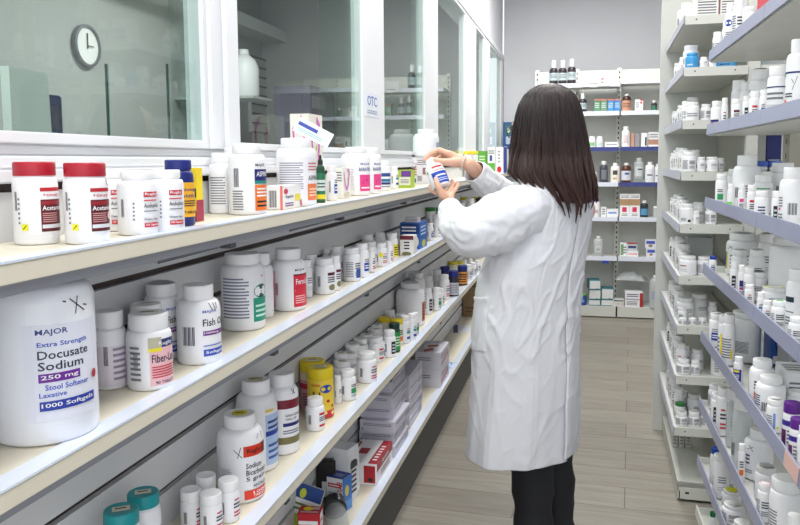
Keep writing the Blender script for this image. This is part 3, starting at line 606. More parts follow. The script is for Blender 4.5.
fl = [('r', .42, .0, 1.02, 1, (238, 190, 196)), ('r', .55, .82, 1.02, 1.0, (40, 50, 110)), ('t', .6, .85, .95, .95, 'Rugby', WHT), ('r', .40, .74, .66, .86, YEL), ('r', .40, .82, .66, 1.05, (190, 184, 160)), ('t', .46, .50, 1.0, .68, 'Fiber-Lax', (30, 30, 60)), ('l', .46, .16, .98, .44, 5, RED), ('t', .52, .03, .98, .1, '90 TABLETS', BLK), ('l', .02, .1, .25, .9, 7, GRY), ('b', .1, .4, .2, .75, GRY)]
lb(151, 392, 309, 44, S2, capr=.86, caph=.20, sh=.1, els=fl, ang=10, span=130, v0=.07, v1=.68, sticker=((226, 222, 212), 'top'), custom='white fibre tablet bottle with pink label on the second shelf', desc='y2', shelf=T2)
lb(111, 391, 308, 33, S2, capr=.86, caph=.2, sh=.1, els=[('r', 0, 0, 1, .8, (232, 222, 232)), ('b', .3, .42, .42, .8, BLK), ('l', .55, .1, .95, .8, 6, (150, 140, 160)), ('r', .0, .4, .12, .9, (120, 40, 80))], ang=5, span=120, custom='white bottle between the huge jar and the fibre tablet bottle', desc='y3', shelf=T2, v0=.05, v1=.7)
lb(148, 372, 301, 36, S2, capr=.84, caph=.2, desc='y4', custom='white capped bottle hidden directly behind the fibre tablet bottle', shelf=T2, sticker=((226, 222, 212), 'top'))
fish = [('t', .46, .9, .76, .97, 'MAJOR', (60, 90, 180)), ('t', .46, .66, .98, .8, 'Fish Oil', BLK), ('r', .46, .48, .95, .57, PUR), ('t', .48, .5, .8, .55, '1000mg', WHT), ('l', .46, .26, .9, .31, 1, (90, 120, 190)), ('r', .46, .08, .98, .21, (50, 80, 180)), ('t', .5, .11, .94, .18, 'Softgels', WHT), ('b', .08, .3, .32, .66, (60, 60, 80))]
lb(162, 362, 281, 34, S2, capr=.86, caph=.15, sh=.12, els=fish, ang=20, span=140, v0=.06, v1=.72, sticker=((225, 225, 226), 'wrap'), custom='white fish oil bottle, the farther one behind the pink label', desc='y5', shelf=T2)
lb(200, 366, 282, 43, S2, capr=.7, caph=.17, sh=.14, els=fish, ang=16, span=140, v0=.06, v1=.72, custom='white fish oil bottle in front row with barcode showing', desc='y6', shelf=T2, pen=[('s', (.6, 1.1), (.66, .95), .008, BLK), ('s', (.7, 1.1), (.72, .97), .008, BLK), ('s', (.78, 1.1), (.76, .98), .008, BLK)])
lb(244, 332, 251, 43, S2, capr=.80, caph=.13, sh=.12, els=[('l', .02, .12, .52, .9, 13, (120, 120, 150)), ('r', .6, .05, 1.0, .72, (36, 150, 120)), ('r', .6, .5, 1.0, .78, (238, 240, 240)), ('c', .78, .62, .17, .13, (20, 90, 80)), ('l', .66, .57, .9, .67, 2, WHT), ('l', .64, .12, .94, .4, 3, (200, 240, 225)), ('c', .8, .9, .02, .02, PNK)], ang=12, span=150, v0=.08, v1=.78, custom='white bottle with teal green label and grey print', desc='y7', shelf=T2)
lb(262, 319, 252, 24, S2, capr=.75, desc='y8', custom='plain white bottle between the teal and the red labelled bottles', shelf=T2)
lb(289, 312, 247, 35, S2, capr=.72, caph=.16, sh=.13, els=[('t', .5, .88, .8, .95, 'MAJOR', BLK), ('r', .46, .0, 1.0, .82, (214, 40, 62)), ('r', .46, .78, 1.0, .82, (130, 20, 40)), ('t', .52, .56, .95, .7, 'FerouSul', WHT), ('s', (.5, .4), (.92, .52), .03, (240, 180, 186)), ('l', .5, .08, .8, .3, 4, (246, 190, 190)), ('r', -.05, .0, .02, .9, (240, 170, 180)), ('b', .02, .3, .1, .6, DRED)], ang=22, span=140, v0=.07, v1=.72, pen=[('s', (.7, 1.1), (.95, 1.12), .006, BLK)], custom='white iron supplement bottle with bright red label', desc='y9', shelf=T2)
lb(306, 298, 259, 13, S2, **G('plain', desc='y10'), custom='slim white bottle just right of the red labelled one', shelf=T2)
lb(312, 293, 254, 14, S2, **G('plain', desc='y11'), custom='white cap peeking above the slim bottle right of the red label', shelf=T2)
lb(325, 295, 257, 20, S2, shelf=T2, **G('maroon'))
lb(334.5, 291, 255, 13, S2, shelf=T2, **G('maroon'))
lb(325, 280, 250, 14, S2, shelf=T2, **G('plain'))
lb(339, 280, 245, 15, S2, shelf=T2, **G('plain'))
lb(352, 282, 247, 17, S2, shelf=T2, **G('text', els=generic('text')+[('r', .6, .05, 1, .5, (30, 80, 160))], desc='white bottle with text and blue square'))
lb(362, 278, 243, 14, S2, shelf=T2, **G('blue', desc='white bottle with text and blue square'))
lb(371, 273, 247, 8.5, S2, shelf=T2, **G('redtext'))
lb(368, 262, 234, 13, S2, shelf=T2, **G('plain')); lb(371, 268, 241, 12, S2, shelf=T2, **G('plain', desc='white pill bottle with sticker on cap', sticker=((200, 196, 120), 'top')))
lb(380, 259, 232, 12, S2, shelf=T2, **G('plain'))
lb(381, 267, 243, 12, S2, shelf=T2, **G('redtext', els=generic('redtext')+[('c', .42, .75, .16, .2, (240, 232, 40))], ang=10, desc='y12', custom='small white bottle with round yellow sticker on second shelf'))
lb(389, 264, 241, 8, S2, shelf=T2, **G('redtext'))
lb(392, 261, 233, 12, S2, shelf=T2, **G('yellow'))
BC = dict(c=(40, 96, 176), f=[('l', .1, .5, .8, .9, 3, (190, 220, 250)), ('c', .5, .2, .25, .14, (190, 200, 60))], shelf=T2)
lc(420, 250, 427, 400, 223, S2, nface=[('r', .05, .6, .95, .95, (24, 60, 130)), ('l', .1, .65, .8, .9, 2, WHT), ('c', .8, .3, .14, .2, (230, 230, 210)), ('l', .1, .15, .6, .45, 3, (190, 220, 250))], desc='y13', custom='bright blue carton in the middle of the second shelf', **BC)
hb_ = max(v.co.z for v in ITEMS[-1][0].data.vertices); lq = ITEMS[-1][0].location
carton(Vector((lq.x-.008, lq.y+.01, S2+hb_+.0006)), .05, .06, .02, c=(214, 210, 216), nface=[('l', .1, .3, .9, .7, 2, GRY)], desc='y14', custom='flat pale carton lying on the bright blue carton', shelf=T2)
lc(413.5, 256, 417, 400, 236, S2, c=(238, 236, 232), nface=[('r', 0, .8, 1, 1, (110, 24, 50)), ('l', .3, .3, .7, .75, 3, BLK), ('c', .5, .1, .35, .1, (120, 116, 70))], desc='y15', custom='small white carton with maroon top before the blue carton', shelf=T2)
lb(430, 241, 223, 7.5, S2, shelf=T2, **G('blue', desc='y16a'), custom='small white bottle with blue label right of the blue carton')
lb(428.5, 231, 207, 9.5, S2, cap=(40, 130, 50), capr=1.0, shelf=T2, desc='white bottle with green cap', els=generic('plain'))
lb(440.5, 228, 207, 9.5, S2, cap=(40, 130, 50), capr=1.0, shelf=T2, desc='white bottle with green cap', els=generic('plain'))
lb(436.5, 237, 214, 9.5, S2, shelf=T2, **G('green'))
for (x, by, ty, w, s) in ((461.5, 221, 203, 7, 'redtext'), (470, 219, 198, 9, 'blue')): lb(x, by, ty, w, S2, shelf=T2, **G(s))
lb(461.5, 215, 197, 8, S2, cap=(200, 190, 50), capr=1, desc='white bottle with yellow cap', shelf=T2); lb(474, 211, 197, 7, S2, cap=(200, 190, 50), capr=1, desc='white bottle with yellow cap', shelf=T2)
lb(478, 214, 198, 6, S2, body=(110, 60, 40), cap=(60, 36, 26), desc='y16', custom='small brown bottle just left of the raised sleeve', shelf=T2)

# ---- third shelf
def teal(cx, ty, X, w, cus):
    r = .028; y = 1.25
    Q = atx(cx, ty, X); return bottle((X, Q.y, S3), w, Q.z-S3, cap=(20, 150, 155), capr=.94, caph=.15, sh=.1, sticker=((214, 210, 190), 'top'), els=generic('teal'), custom=cus, desc='z0', shelf=T3)
teal(121, 509, -.735, .030, 'white bottle with teal cap, nearest on third shelf')
teal(143, 492, -.745, .029, 'white bottle with teal cap, just behind the nearest one')
for (x, by, ty, w) in ((192, 533, 485, 21), (207, 520, 471, 20), (212, 537, 488, 22), (229.5, 524, 475, 21)):
    lb(x, by, ty, w, S3, shelf=T3, **G('redtext', desc='small white bottle before the red banded bottle', capr=.97, caph=.24))
sb = [('r', .46, .80, .98, 1.0, (214, 50, 24)), ('r', .84, .80, .98, 1.0, (90, 20, 14)), ('t', .52, .84, .82, .95, 'Rugby', BLK), ('t', .50, .58, .82, .68, 'Sodium', (50, 50, 60)), ('t', .50, .45, 1.0, .55, 'Bicarbonate', (50, 50, 60)), ('t', .50, .32, .92, .42, '5 grain', (50, 50, 60)), ('t', .62, .21, .98, .27, 'ANTACID', BLK), ('r', .46, .0, 1.0, .17, (226, 60, 30)), ('t', .62, .09, .95, .14, '1000', WHT), ('t', .62, .03, .92, .08, 'TABLETS', WHT), ('l', .05, .2, .25, .6, 10, LGY)]
lb(242, 505, 408, 46, S3, capr=.68, caph=.14, sh=.15, els=sb, ang=12, span=140, v0=.05, v1=.68, sticker=((216, 208, 40), 'dot'), pen=[('s', (.3, .95), (.44, .8), .006, BLK), ('s', (.42, 1.0), (.36, .8), .006, BLK), ('s', (.72, 1.1), (.78, 1.18), .006, GRY), ('s', (.85, 1.1), (.88, 1.2), .006, GRY)], custom='large white antacid bottle with red bands on third shelf', desc='z1', shelf=T3)
lb(258, 474, 375, 41, S3, capr=.68, caph=.14, sh=.15, els=[('r', .5, .02, 1.05, .85, (176, 198, 232)), ('r', .5, .85, 1.05, 1.0, (236, 236, 240)), ('r', .5, .5, 1.0, .58, BLU), ('l', .55, .6, 1, .78, 2, (50, 60, 120)), ('l', .55, .1, 1, .4, 3, (70, 90, 150)), ('r', .5, .9, .7, .94, (230, 200, 60))], ang=24, span=140, v0=.06, v1=.74, sticker=((200, 190, 120), 'top'), custom='large white bottle with pale blue label behind the antacid one', desc='z2', shelf=T3)
lb(283, 456, 369, 33, S3, capr=.76, caph=.15, sh=.13, els=[('r', .2, .72, 1.05, .9, (122, 20, 44)), ('t', .5, .56, .95, .62, 'Calcium Carbonate', BLK), ('t', .5, .48, .8, .53, 'Tablets, USP', BLK), ('r', .45, .36, .95, .43, NAVY), ('l', .45, .2, .9, .3, 2, GRY), ('r', .2, .0, 1.05, .14, (118, 112, 66))], ang=10, span=150, v0=.14, v1=.76, pen=[('s', (.68, 1.1), (.78, 1.0), .008, BLK), ('s', (.78, 1.1), (.7, 1.0), .008, BLK)], custom='white tablet bottle with maroon and olive bands on third shelf', desc='z3', shelf=T3)
gum = [('r', 0, 0, 1, 1, (236, 206, 60)), ('r', 0, 0, 1, .2, (200, 40, 60)), ('c', .66, .78, .17, .11, (36, 66, 170)), ('t', .3, .62, .5, .72, 'Li', BLK), ('c', .2, .4, .05, .04, RED), ('c', .45, .3, .05, .04, (240, 130, 40)), ('c', .7, .45, .05, .04, RED), ('c', .85, .3, .05, .04, RED), ('l', .25, .85, .5, .92, 2, RED), ('c', .6, .15, .07, .05, (250, 220, 120)), ('c', .85, .12, .06, .05, (250, 220, 120))]
lb(310, 412, 357, 25, S3, body=(226, 210, 170), cap=(232, 206, 20), capr=1.0, caph=.2, sh=.03, els=[('r', 0, 0, 1, .85, (206, 150, 160)), ('r', 0, .6, 1, .75, (200, 40, 70)), ('l', .2, .1, .8, .5, 5, (120, 60, 80))], span=170, ang=0, v0=.05, v1=.74, sticker=((220, 216, 190), 'top'), custom='gummy vitamin tub with yellow lid, the farther of two', desc='z4', shelf=T3, name='vitamin_tub', cat='tub')
lb(321, 420, 363, 26, S3, body=(236, 206, 60), cap=(232, 206, 20), capr=1.0, caph=.2, sh=.03, els=gum, span=170, ang=0, v0=.02, v1=.77, sticker=((220, 216, 190), 'top'), custom='yellow and red gummy vitamin tub with yellow lid, the nearer', desc='z5', shelf=T3, name='vitamin_tub', cat='tub')
lb(315.5, 432, 395, 19, S3, shelf=T3, **G('red', desc='z6', capr=.82, caph=.22), custom='small white bottle standing before the yellow gummy tub')
lb(338, 404, 375, 8, S3, shelf=T3, **G('plain', desc='z6b'), custom='white sliver of a bottle right of the yellow gummy tub')
cl = [(348, 401.5, 368, 16.5, 'green'), (367, 384, 350, 20, 'redtext'), (331, 384, 354, 16, 'plain'), (343, 386, 358, 18, 'plain'), (341, 372, 343, 17, 'plain'), (349, 376, 351, 16, 'plain'), (356, 364, 337, 16, 'plain'), (359, 358, 333, 15, 'plain'), (363, 353, 329, 14, 'plain'), (369, 349, 325, 13, 'plain'),
      (358.5, 369, 345, 13, 'plain'), (374, 363.5, 336, 15, 'red'), (377, 354, 327, 13, 'plain'), (381, 360, 341, 7, 'blue'), (389.5, 358, 329, 13, 'blackbox')]
for (x, by, ty, w, s) in cl:
    lb(x, by, ty, w, S3, shelf=T3, **G(s, sticker=((206, 206, 170), 'top') if s == 'plain' else None, caph=.2, capr=.86, desc=(NAME[s] if s != 'plain' else 'white bottle with stickered cap')))
lb(394.5, 353, 322, 12, S3, body=(26, 60, 44), cap=(16, 54, 44), capr=.9, els=[('r', .2, 0, 1, 1, (40, 140, 70)), ('l', .4, .2, .9, .8, 4, (210, 230, 200))], custom='dark green capped bottle with green label on third shelf', desc='z7', shelf=T3)
lb(385, 343, 316, 14, S3, body=(238, 236, 220), cap=(232, 206, 20), capr=1, desc='white bottle with yellow screw cap', shelf=T3, els=generic('plain'))
lb(397, 346, 318, 12, S3, body=(238, 236, 220), cap=(232, 206, 20), capr=1, desc='white bottle with yellow screw cap', shelf=T3, els=generic('orange'))
for (x, by, ty, w, s) in ((390, 336, 309, 12, 'plain'), (401, 338, 313, 11, 'plain'), (405, 344, 315, 10, 'teal'), (412, 341, 313, 9, 'teal'), (415.5, 337, 312, 7, 'green')): lb(x, by, ty, w, S3, shelf=T3, **G(s, desc={'plain': 'white bottle with stickered cap'}.get(s, NAME[s])))
lb(404, 327, 281, 29, S3, capr=.66, caph=.12, sh=.16, els=[('r', .6, .05, .95, .75, (196, 110, 70)), ('l', .65, .1, .9, .7, 5, (90, 40, 30))], ang=40, span=130, name='plastic_jar', cat='jar', custom='big white jar with brown label on third shelf', desc='z8', shelf=T3)
lb(411, 318, 271, 20, S3, capr=.7, desc='z9', custom='big white jar behind the brown labelled jar', shelf=T3, name='plastic_jar', cat='jar')
lb(419, 320, 272, 13, S3, capr=.7, caph=.1, desc='z10', els=generic('plain'), custom='tall white bottle squeezed right of the brown labelled jar', shelf=T3)
for (x, by, ty, w, s) in ((428, 314.5, 288, 9, 'blackbox'), (436.5, 311, 287, 10, 'green'), (428, 303, 275, 11, 'plain'), (444, 300.5, 274, 11, 'redtext'), (437, 294, 269, 10, 'plain'), (441, 306, 288, 7, 'redtext')): lb(x, by, ty, w, S3, shelf=T3, **G(s, desc={'plain': 'white bottle with stickered cap'}.get(s, NAME[s])))
lb(453.5, 297, 270, 11, S3, body=(40, 36, 52), cap=(26, 36, 120), capr=.95, caph=.22, els=[('r', 0, 0, 1, 1, (200, 200, 212)), ('l', .2, .1, .8, .9, 5, GRY)], span=150, ang=0, v0=.08, v1=.55, custom='dark bottle with blue cap and white label on third shelf', desc='z11', shelf=T3)
lb(462.5, 286, 265, 10, S3, body=(40, 36, 52), cap=(26, 36, 120), capr=.95, caph=.25, els=[('r', 0, 0, 1, 1, (226, 150, 60)), ('l', .2, .1, .8, .9, 4, BLK)], span=150, ang=0, v0=.1, v1=.7, custom='dark bottle with blue cap and orange label on third shelf', desc='z12', shelf=T3)
lb(445, 286, 266, 10, S3, body=(40, 36, 52), cap=(26, 36, 120), capr=.95, caph=.3, custom='dark bottle with blue cap behind the other two', desc='z13', shelf=T3)
for x in (445, 455.5): lb(x, 278, 261, 9, S3, body=(230, 228, 210), cap=(214, 200, 40), capr=1, desc='far white bottle with yellow cap', shelf=T3)
for (x, by, ty, w) in ((468, 281, 264, 7), (473, 277, 262, 7), (477.5, 273, 260, 6), (464, 272, 259, 6), (470, 270, 258, 6)): lb(x, by, ty, w, S3, shelf=T3, **G('text', desc='tiny white bottle at far end'))

# ---- lowest shelf
Q = atz(318, 552, S4)
def lowbox(X, px_near, px_top_y, L, D, H, **k):
    pass
yr = atx(320, 520, -.70).y
carton(Vector((-.700, yr, S4)), .05, .065, aty(318, 514, yr).z-S4, c=(188, 26, 44), t=[('c', .4, .6, .22, .25, YEL), ('l', .1, .1, .9, .3, 2, WHT), ('l', .6, .5, .9, .9, 3, WHT)], f=[('r', 0, 0, .75, 1, (236, 234, 236)), ('l', .1, .1, .6, .9, 4, (190, 60, 70))], nface=[('r', .05, .7, .9, .8, WHT), ('l', .1, .1, .8, .6, 5, (230, 160, 160))], rot=math.radians(8), custom='red topped carton with yellow mark, nearest on lowest shelf', desc='w1', shelf=T4)
yr2 = atx(312, 490, -.74).y
carton(Vector((-.748, yr2+.02, S4+.02)), .012, .085, .12, c=(236, 238, 236), nface=[('r', 0, .65, 1, 1, (30, 70, 140)), ('r', 0, .0, 1, .28, (150, 200, 30)), ('l', .1, .35, .8, .58, 2, (90, 130, 60)), ('c', .3, .78, .12, .12, (210, 224, 60))], tilt=(-.25, .25), rot=0, custom='blue, white and lime carton leaning against the back wall', desc='w2', shelf=T4)
root = empty('clear_bottle', atz(334, 529, S4)+Vector((.008, 0, .038)), .5); tag(root, 'clear round bottle with black lid lying on lowest left shelf', 'bottle')
root.rotation_euler = (math.radians(-78), 0, math.radians(25))
b = MB(); b.lathe([(.020, -.05), (.034, -.04), (.035, .0), (.030, .03), (.024, .04)], CLEAR, 28); b.build('body', root, 60)
b = MB(); b.lathe([(.026, .036), (.037, .038), (.037, .066), (.030, .07)], mat((30, 32, 34), .2), 28); b.build('lid', root, 40)
band = [('r', 0, 0, 1, 1, (236, 238, 242)), ('r', .08, .72, .9, .84, RED), ('l', .14, .75, .84, .82, 1, WHT), ('l', .1, .3, .8, .6, 4, (130, 140, 180))]
Pb = atz(343, 514, S4); Hb = aty(343, 480, Pb.y).z-S4
root = carton(Pb, .055, .058, Hb, c=(236, 238, 242), rot=math.radians(-14), nface=band, f=[('r', 0, 0, 1, 1, (60, 120, 200)), ('r', .3, .0, 1, .3, (90, 150, 220)), ('c', .45, .6, .22, .16, (226, 210, 90))], t=[('r', 0, 0, 1, 1, (36, 60, 150)), ('l', .1, .3, .8, .7, 2, (180, 190, 230))], custom='blue and white adhesive bandage carton on lowest left shelf', desc='w3', shelf=T4)
bb2 = MB()
def vert_text(u, v, l): return (-.052*(1-(.98-.26*v)), -.0006-.0002*l, Hb*(.05+.9*(u)))
g = glyphs('BAND-AID'); bb2.add([(-.058+.058*(.99-.34*y), -.0011, Hb*(.05+.85*(1-x))) for x, y in g[0]], [f[::-1] for f in g[1]], pm((190, 24, 50)))
o = bb2.build('printed_lettering', root)
# black pouch and wrapped pack
b = MB(); P = atz(326, 489, S4); b.box((-.03, -.012, 0), (.03, .012, .16), mat((34, 32, 34), .35), .006); b.box((-.012, -.013, .04), (.018, -.0125, .09), mat((210, 210, 214), .5)); o = b.build('dark_pouch', None, 60, (-.772, atx(322, 480, -.772).y+.04, S4+.0005), .2); ITEMS.append([o, 'w4', T4, 'cartons on the lowest left wall shelf', 'pouch', 'upright black pouch behind the bandage carton on lowest shelf'])
P = atz(353, 505, S4); b = MB(); bm = bmesh.new(); bmesh.ops.create_cube(bm, size=1); bmesh.ops.subdivide_edges(bm, edges=bm.edges[:], cuts=9, use_grid_fill=True)
Hw = aty(353, 449, P.y+.02).z-S4
for v in bm.verts:
    x, y, z = v.co; s = 1-.10*abs(z*2)**6; q = noise.noise(Vector((x*4, y*4, z*5)))*.05
    v.co = Vector((x*.085*s*(1+q), y*.075*s*(1+q), (z+.5)*Hw))
b.add([v.co.copy() for v in bm.verts], [], WHITE); vs = [v.co.copy() for v in bm.verts]; bm.verts.index_update(); fs = [tuple(v.index for v in f.verts) for f in bm.faces]; bm.free()
b = MB(); b.add(vs, fs, mat((236, 237, 240), .22, bump=.5, scale=30)); prints(b, [('l', .2, .15, .7, .8, 7, BLK), ('r', .15, .62, .8, .74, (60, 60, 64))], lambda u, v, l: (.0440+.0002*l, -.034+.068*u, Hw*v))
o = b.build('wrapped_pack', None, 60, (P.x-.048, P.y+.045, S4+.0005), math.radians(-12)); ITEMS.append([o, 'w5', T4, 'cartons on the lowest left wall shelf', 'pack', 'white plastic wrapped pack beside the red and white glove carton'])
gl = [('r', 0, 0, 1, 1, (238, 236, 238)), ('r', .72, 0, 1.0, 1, (170, 30, 44)), ('l', .79, .12, .92, .8, 6, WHT), ('s', (.2, .5), (.5, .5), .12, (160, 30, 40)), ('s', (.1, .15), (.05, .9), .03, (160, 30, 40))]
gf = [('r', 0, .62, 1, 1, (170, 30, 44)), ('r', 0, .0, .1, .5, (236, 236, 238)), ('l', .25, .2, .8, .5, 3, (150, 100, 100)), ('b', .3, .74, .75, .88, WHT)]
P = atz(377, 486, S4); Lg = atx(398, 446, P.x).y-P.y
carton(P, .22, .115, .075, c=(238, 236, 238), t=gl, f=gf, nface=[('r', .6, .1, .95, .9, (170, 30, 44)), ('c', .8, .25, .08, .1, BLK)], custom='red and white glove carton lying before the grey carton stack', desc='w6', shelf=T4)
# stack of lilac cartons
LG = (206, 204, 216); y0 = P.y+.245; zc = S4; prints_ = [('l', .1, .55, .9, .8, 2, (130, 130, 150)), ('c', .08, .3, .02, .12, (60, 150, 110))]
offs = [(0, 0, 0), (-.006, .02, 1), (.002, .0, -1), (-.012, .03, 1.5), (-.016, .015, -1.5), (-.022, .05, 1)]
Xs = -.655
for i, (ox, oy, r_) in enumerate(offs):
    carton(Vector((Xs+ox, y0+oy, zc)), .24, .135, .046, c=LG, nface=prints_, f=[('l', .1, .6, .6, .8, 1, (110, 110, 150)), ('l', .65, .3, .95, .8, 3, (110, 110, 150))], rot=math.radians(r_), desc='w7', shelf=T4, group='lilac grey cartons stacked on the lowest shelf',
           custom=['lilac grey carton at the bottom of the tall stack', 'lilac grey carton second from bottom of the tall stack', 'lilac grey carton third from bottom of the tall stack', 'lilac grey carton fourth from bottom of the tall stack', 'lilac grey carton fifth from bottom of the tall stack', 'lilac grey carton topmost of the tall stack'][i]); zc += .0463
zc = S4
for i in range(5):
    carton(Vector((-.668-.003*(i % 2), y0+.32, zc)), .26, .10, .044, c=LG, f=[('l', .1, .6, .6, .8, 1, (110, 110, 150)), ('l', .65, .3, .95, .8, 3, (110, 110, 150))], nface=prints_, rot=math.radians(.6*(-1)**i), desc='w8', shelf=T4, group='lilac grey cartons stacked on the lowest shelf',
           custom=['lilac grey carton at the bottom of the farther stack', 'lilac grey carton second from bottom of farther stack', 'lilac grey carton third from bottom of farther stack', 'lilac grey carton fourth from bottom of farther stack', 'lilac grey carton topmost of the farther stack'][i]); zc += .0443
P = atz(437, 388, S4); ym = P.y
for i in range(2):
    hh = (aty(437, 353, ym).z-S4)/2
    o = carton(Vector((-.645, ym, S4+i*(hh+.0005))), .24, .125, hh, c=(208, 206, 216), f=[('s', (.1, .3), (.9, .5), .06, (186, 50, 70)), ('l', .1, .6, .8, .8, 2, GRY)], nface=[('l', .1, .5, .6, .75, 2, GRY)], t=[('c', .5, .55, .36, .3, (236, 236, 238)), ('s', (.3, .1), (.6, .3), .1, (170, 50, 50)), ('s', (.3, .5), (.7, .6), .08, (190, 80, 80))], desc='w9', shelf=T4, custom=['lower grey glove carton with pink flash on lowest shelf', 'upper grey glove carton with oval opening on lowest shelf'][i])
b = MB(); b.add([(0, 0, .0), (.07, 0, .0), (.08, .16, .001), (.01, .17, 0), (.035, .08, .014)], [(0, 1, 4), (1, 2, 4), (2, 3, 4), (3, 0, 4)], mat((196, 214, 240), .2)); b.add([(.015, .03, .006), (.05, .03, .006), (.05, .1, .0125), (.02, .1, .0125)], [(0, 1, 2, 3)], mat((60, 100, 190), .3))
P = atz(447, 365, S4); o = b.build('plastic_packet', None, None, (P.x-.02, P.y-.1, S4+.0006)); ITEMS.append([o, 'w10', T4, 'cartons on the lowest left wall shelf', 'packet', 'small blue and clear packet lying beyond the glove cartons'])
P = atz(461, 329, S4); b = MB(); b.box((-.05, -.12, 0), (.06, .12, .001), mat((226, 226, 232), .5)); b.box((-.05, -.12, .001), (-.02, .12, .0015), mat((40, 44, 80), .5)); o = b.build('paper_card', None, None, (P.x, P.y, S4+.0003), .15); ITEMS.append([o, 'w11', T4, 'cartons on the lowest left wall shelf', 'card', 'white card with dark edge lying flat on the lowest shelf'])
P = atz(478, 317, S4); KR = (150, 122, 88)
carton(Vector((XF-.015, P.y, S4)), .3, .15, .255, c=KR, nface=[('l', .05, .82, .6, .88, 1, (80, 64, 44)), ('l', .1, .1, .6, .3, 2, (110, 88, 60)), ('r', 0, .72, 1, .725, (110, 88, 60))], desc='w12', custom='brown cardboard box on lowest shelf beyond the lying card', shelf=T4, name='cardboard_box')

settle([i[0] for i in ITEMS if i[0].name in RAD and i[0].location.z < S1+.02 and i[1] != 'held'], XB, XF)

# ================================================================ BACK SHELVING
K = ['back shelving top shelf', 'back shelving second shelf', 'back shelving third shelf', 'back shelving fourth shelf', 'back shelving fifth shelf', 'back shelving sixth shelf', 'back shelving bottom shelf']
DK = dict(body=(44, 38, 44), cap=(236, 238, 240), capr=.5, caph=.3, sh=.16, els=[('r', 0, .05, 1, .85, (176, 190, 194)), ('r', 0, .05, 1, .22, (50, 46, 50)), ('l', .2, .4, .8, .75, 3, (110, 120, 126))], span=160, ang=0, v0=.05, v1=.55, n=18, rib=False)
z0 = BZ[0]-.018
for x in (553.5, 562.5, 571.5): yb(x, 60.5 if x < 570 else 59, 8.4, z0, YB+.06, desc='dark bottle with white pump top', shelf=K[0], **DK)
p = aty(597, 84, YB-.01); b = MB()
w2 = (aty(610.5, 84, YB).x-aty(583.5, 84, YB).x)
b.box((0, 0, 0), (w2, .004, .10), mat((240, 240, 242), .5)); prints(b, [('l', .16, .18, .55, .3, 1, BLK), ('r', .66, .25, .74, .7, (190, 60, 60)), ('r', .68, .35, .72, .55, WHT), ('r', .62, .82, .78, .86, GRY)], lambda u, v, l: (w2*u, -.0003-.0002*l, .1*v))
b.box((w2*.25, -.004, -.006), (w2*.5, 0, .0), mat((240, 240, 242), .5))
o = b.build('shelf_card', None, None, (aty(583.5, 84, YB).x, YB-.022, aty(597, 86.5, YB).z)); ITEMS.append([o, 'b0', K[0], 'cards on the back shelving', 'card', 'white card with small red drawing hung from top back shelf'])
z1 = BZ[1]
yb(582.5, 93, 8, z1, YB+.05, desc='dark bottle with white dropper top', shelf=K[1], **DK); yb(574, 92, 7, z1, YB+.05, desc='dark bottle with white dropper top', shelf=K[1], **DK)
for xl, c, d in ((592.5, (96, 140, 108), 'green'), (599, (110, 150, 120), 'green'), (606, (70, 140, 200), 'blue'), (612.5, (60, 130, 200), 'blue')):
    yc(xl, xl+6, 99, z1, YB+.05, .06, c=c, nface=[('r', 0, .88, 1, 1, (210, 130, 110)), ('l', .15, .3, .85, .75, 3, (200, 216, 210))], desc=f'{d} carton', shelf=K[1])
yb(626.5, 94, 9, z1, YB+.05, body=(196, 140, 110), cap=(240, 238, 236), capr=.4, caph=.1, sh=.28, bodymat=mat((60, 34, 26), .3), els=[('r', 0, 0, 1, 1, (198, 146, 120)), ('l', .2, .3, .8, .8, 3, (110, 70, 60))], span=170, ang=0, v0=.03, v1=.62, custom='brown bottle with tan label, second back shelf', desc='b1', shelf=K[1], n=20)
yc(633, 641, 99.5, z1, YB+.06, .06, nface=[('r', .6, .9, 1, 1, (206, 50, 60)), ('c', .76, .72, .13, .1, (196, 40, 50)), ('l', .1, .3, .5, .8, 3, GRY)], custom='white carton with red dot beside the tan labelled bottle', desc='b2', shelf=K[1])
yb(654, 100.5, 5.8, z1, YB+.04, **{**DK, 'els': [('r', 0, 0, 1, .9, (60, 110, 90))], 'caph': .2}, custom='small dark bottle with green label, right of second back shelf', desc='b3', shelf=K[1])
z2 = BZ[2]
yb(582, 129, 6, z2, YB+.05, desc='slim white bottle partly behind the woman\'s hair', shelf=K[2], els=generic('plain'), n=16)
for x in (592, 599.5): yb(x, 136.5, 6.4, z2, YB+.04, els=[('r', .1, .1, .9, .6, (130, 196, 130) if x < 595 else (200, 216, 206))], ang=0, desc='short white tub with screw cap', shelf=K[2], n=18)
yc(604, 617.5, 142, z2, YB+.04, .06, nface=[('l', .1, .3, .9, .7, 1, GRY)], custom='low flat white carton beside two short tubs', desc='b4', shelf=K[2])
yb(625.5, 126.5, 8, z2, YB+.06, capr=.65, els=[('l', .2, .2, .8, .8, 4, (200, 150, 150))], ang=0, custom='tall white bottle on the third back shelf', desc='b5', shelf=K[2], n=20)
for xl, xr, yt, c in ((629.5, 633, 133, (196, 150, 130)), (633.5, 638, 133, (150, 146, 150))): yc(xl, xr, yt, z2, YB+.07, .05, c=c, desc='narrow muted carton', shelf=K[2])
yc(640, 646, 133, z2, YB+.05, .05, nface=[('r', .6, .1, .9, .7, (40, 50, 70))], custom='narrow white carton with dark stripe on third back shelf', desc='b6', shelf=K[2])
yc(647, 657.5, 132, z2, YB+.05, .05, c=(230, 228, 230), nface=[('r', 0, .15, 1, .5, (176, 130, 110)), ('l', .1, .6, .9, .9, 2, GRY)], custom='white carton with brown band at right of third back shelf', desc='b7', shelf=K[2])
z3 = BZ[3]
yc(588, 596, 172, z3, YB+.05, .05, nface=[('r', .15, .4, .85, .65, (110, 120, 190)), ('l', .1, .1, .9, .3, 2, GRY)], custom='small white carton with blue word, left of fourth back shelf', desc='b8', shelf=K[3])
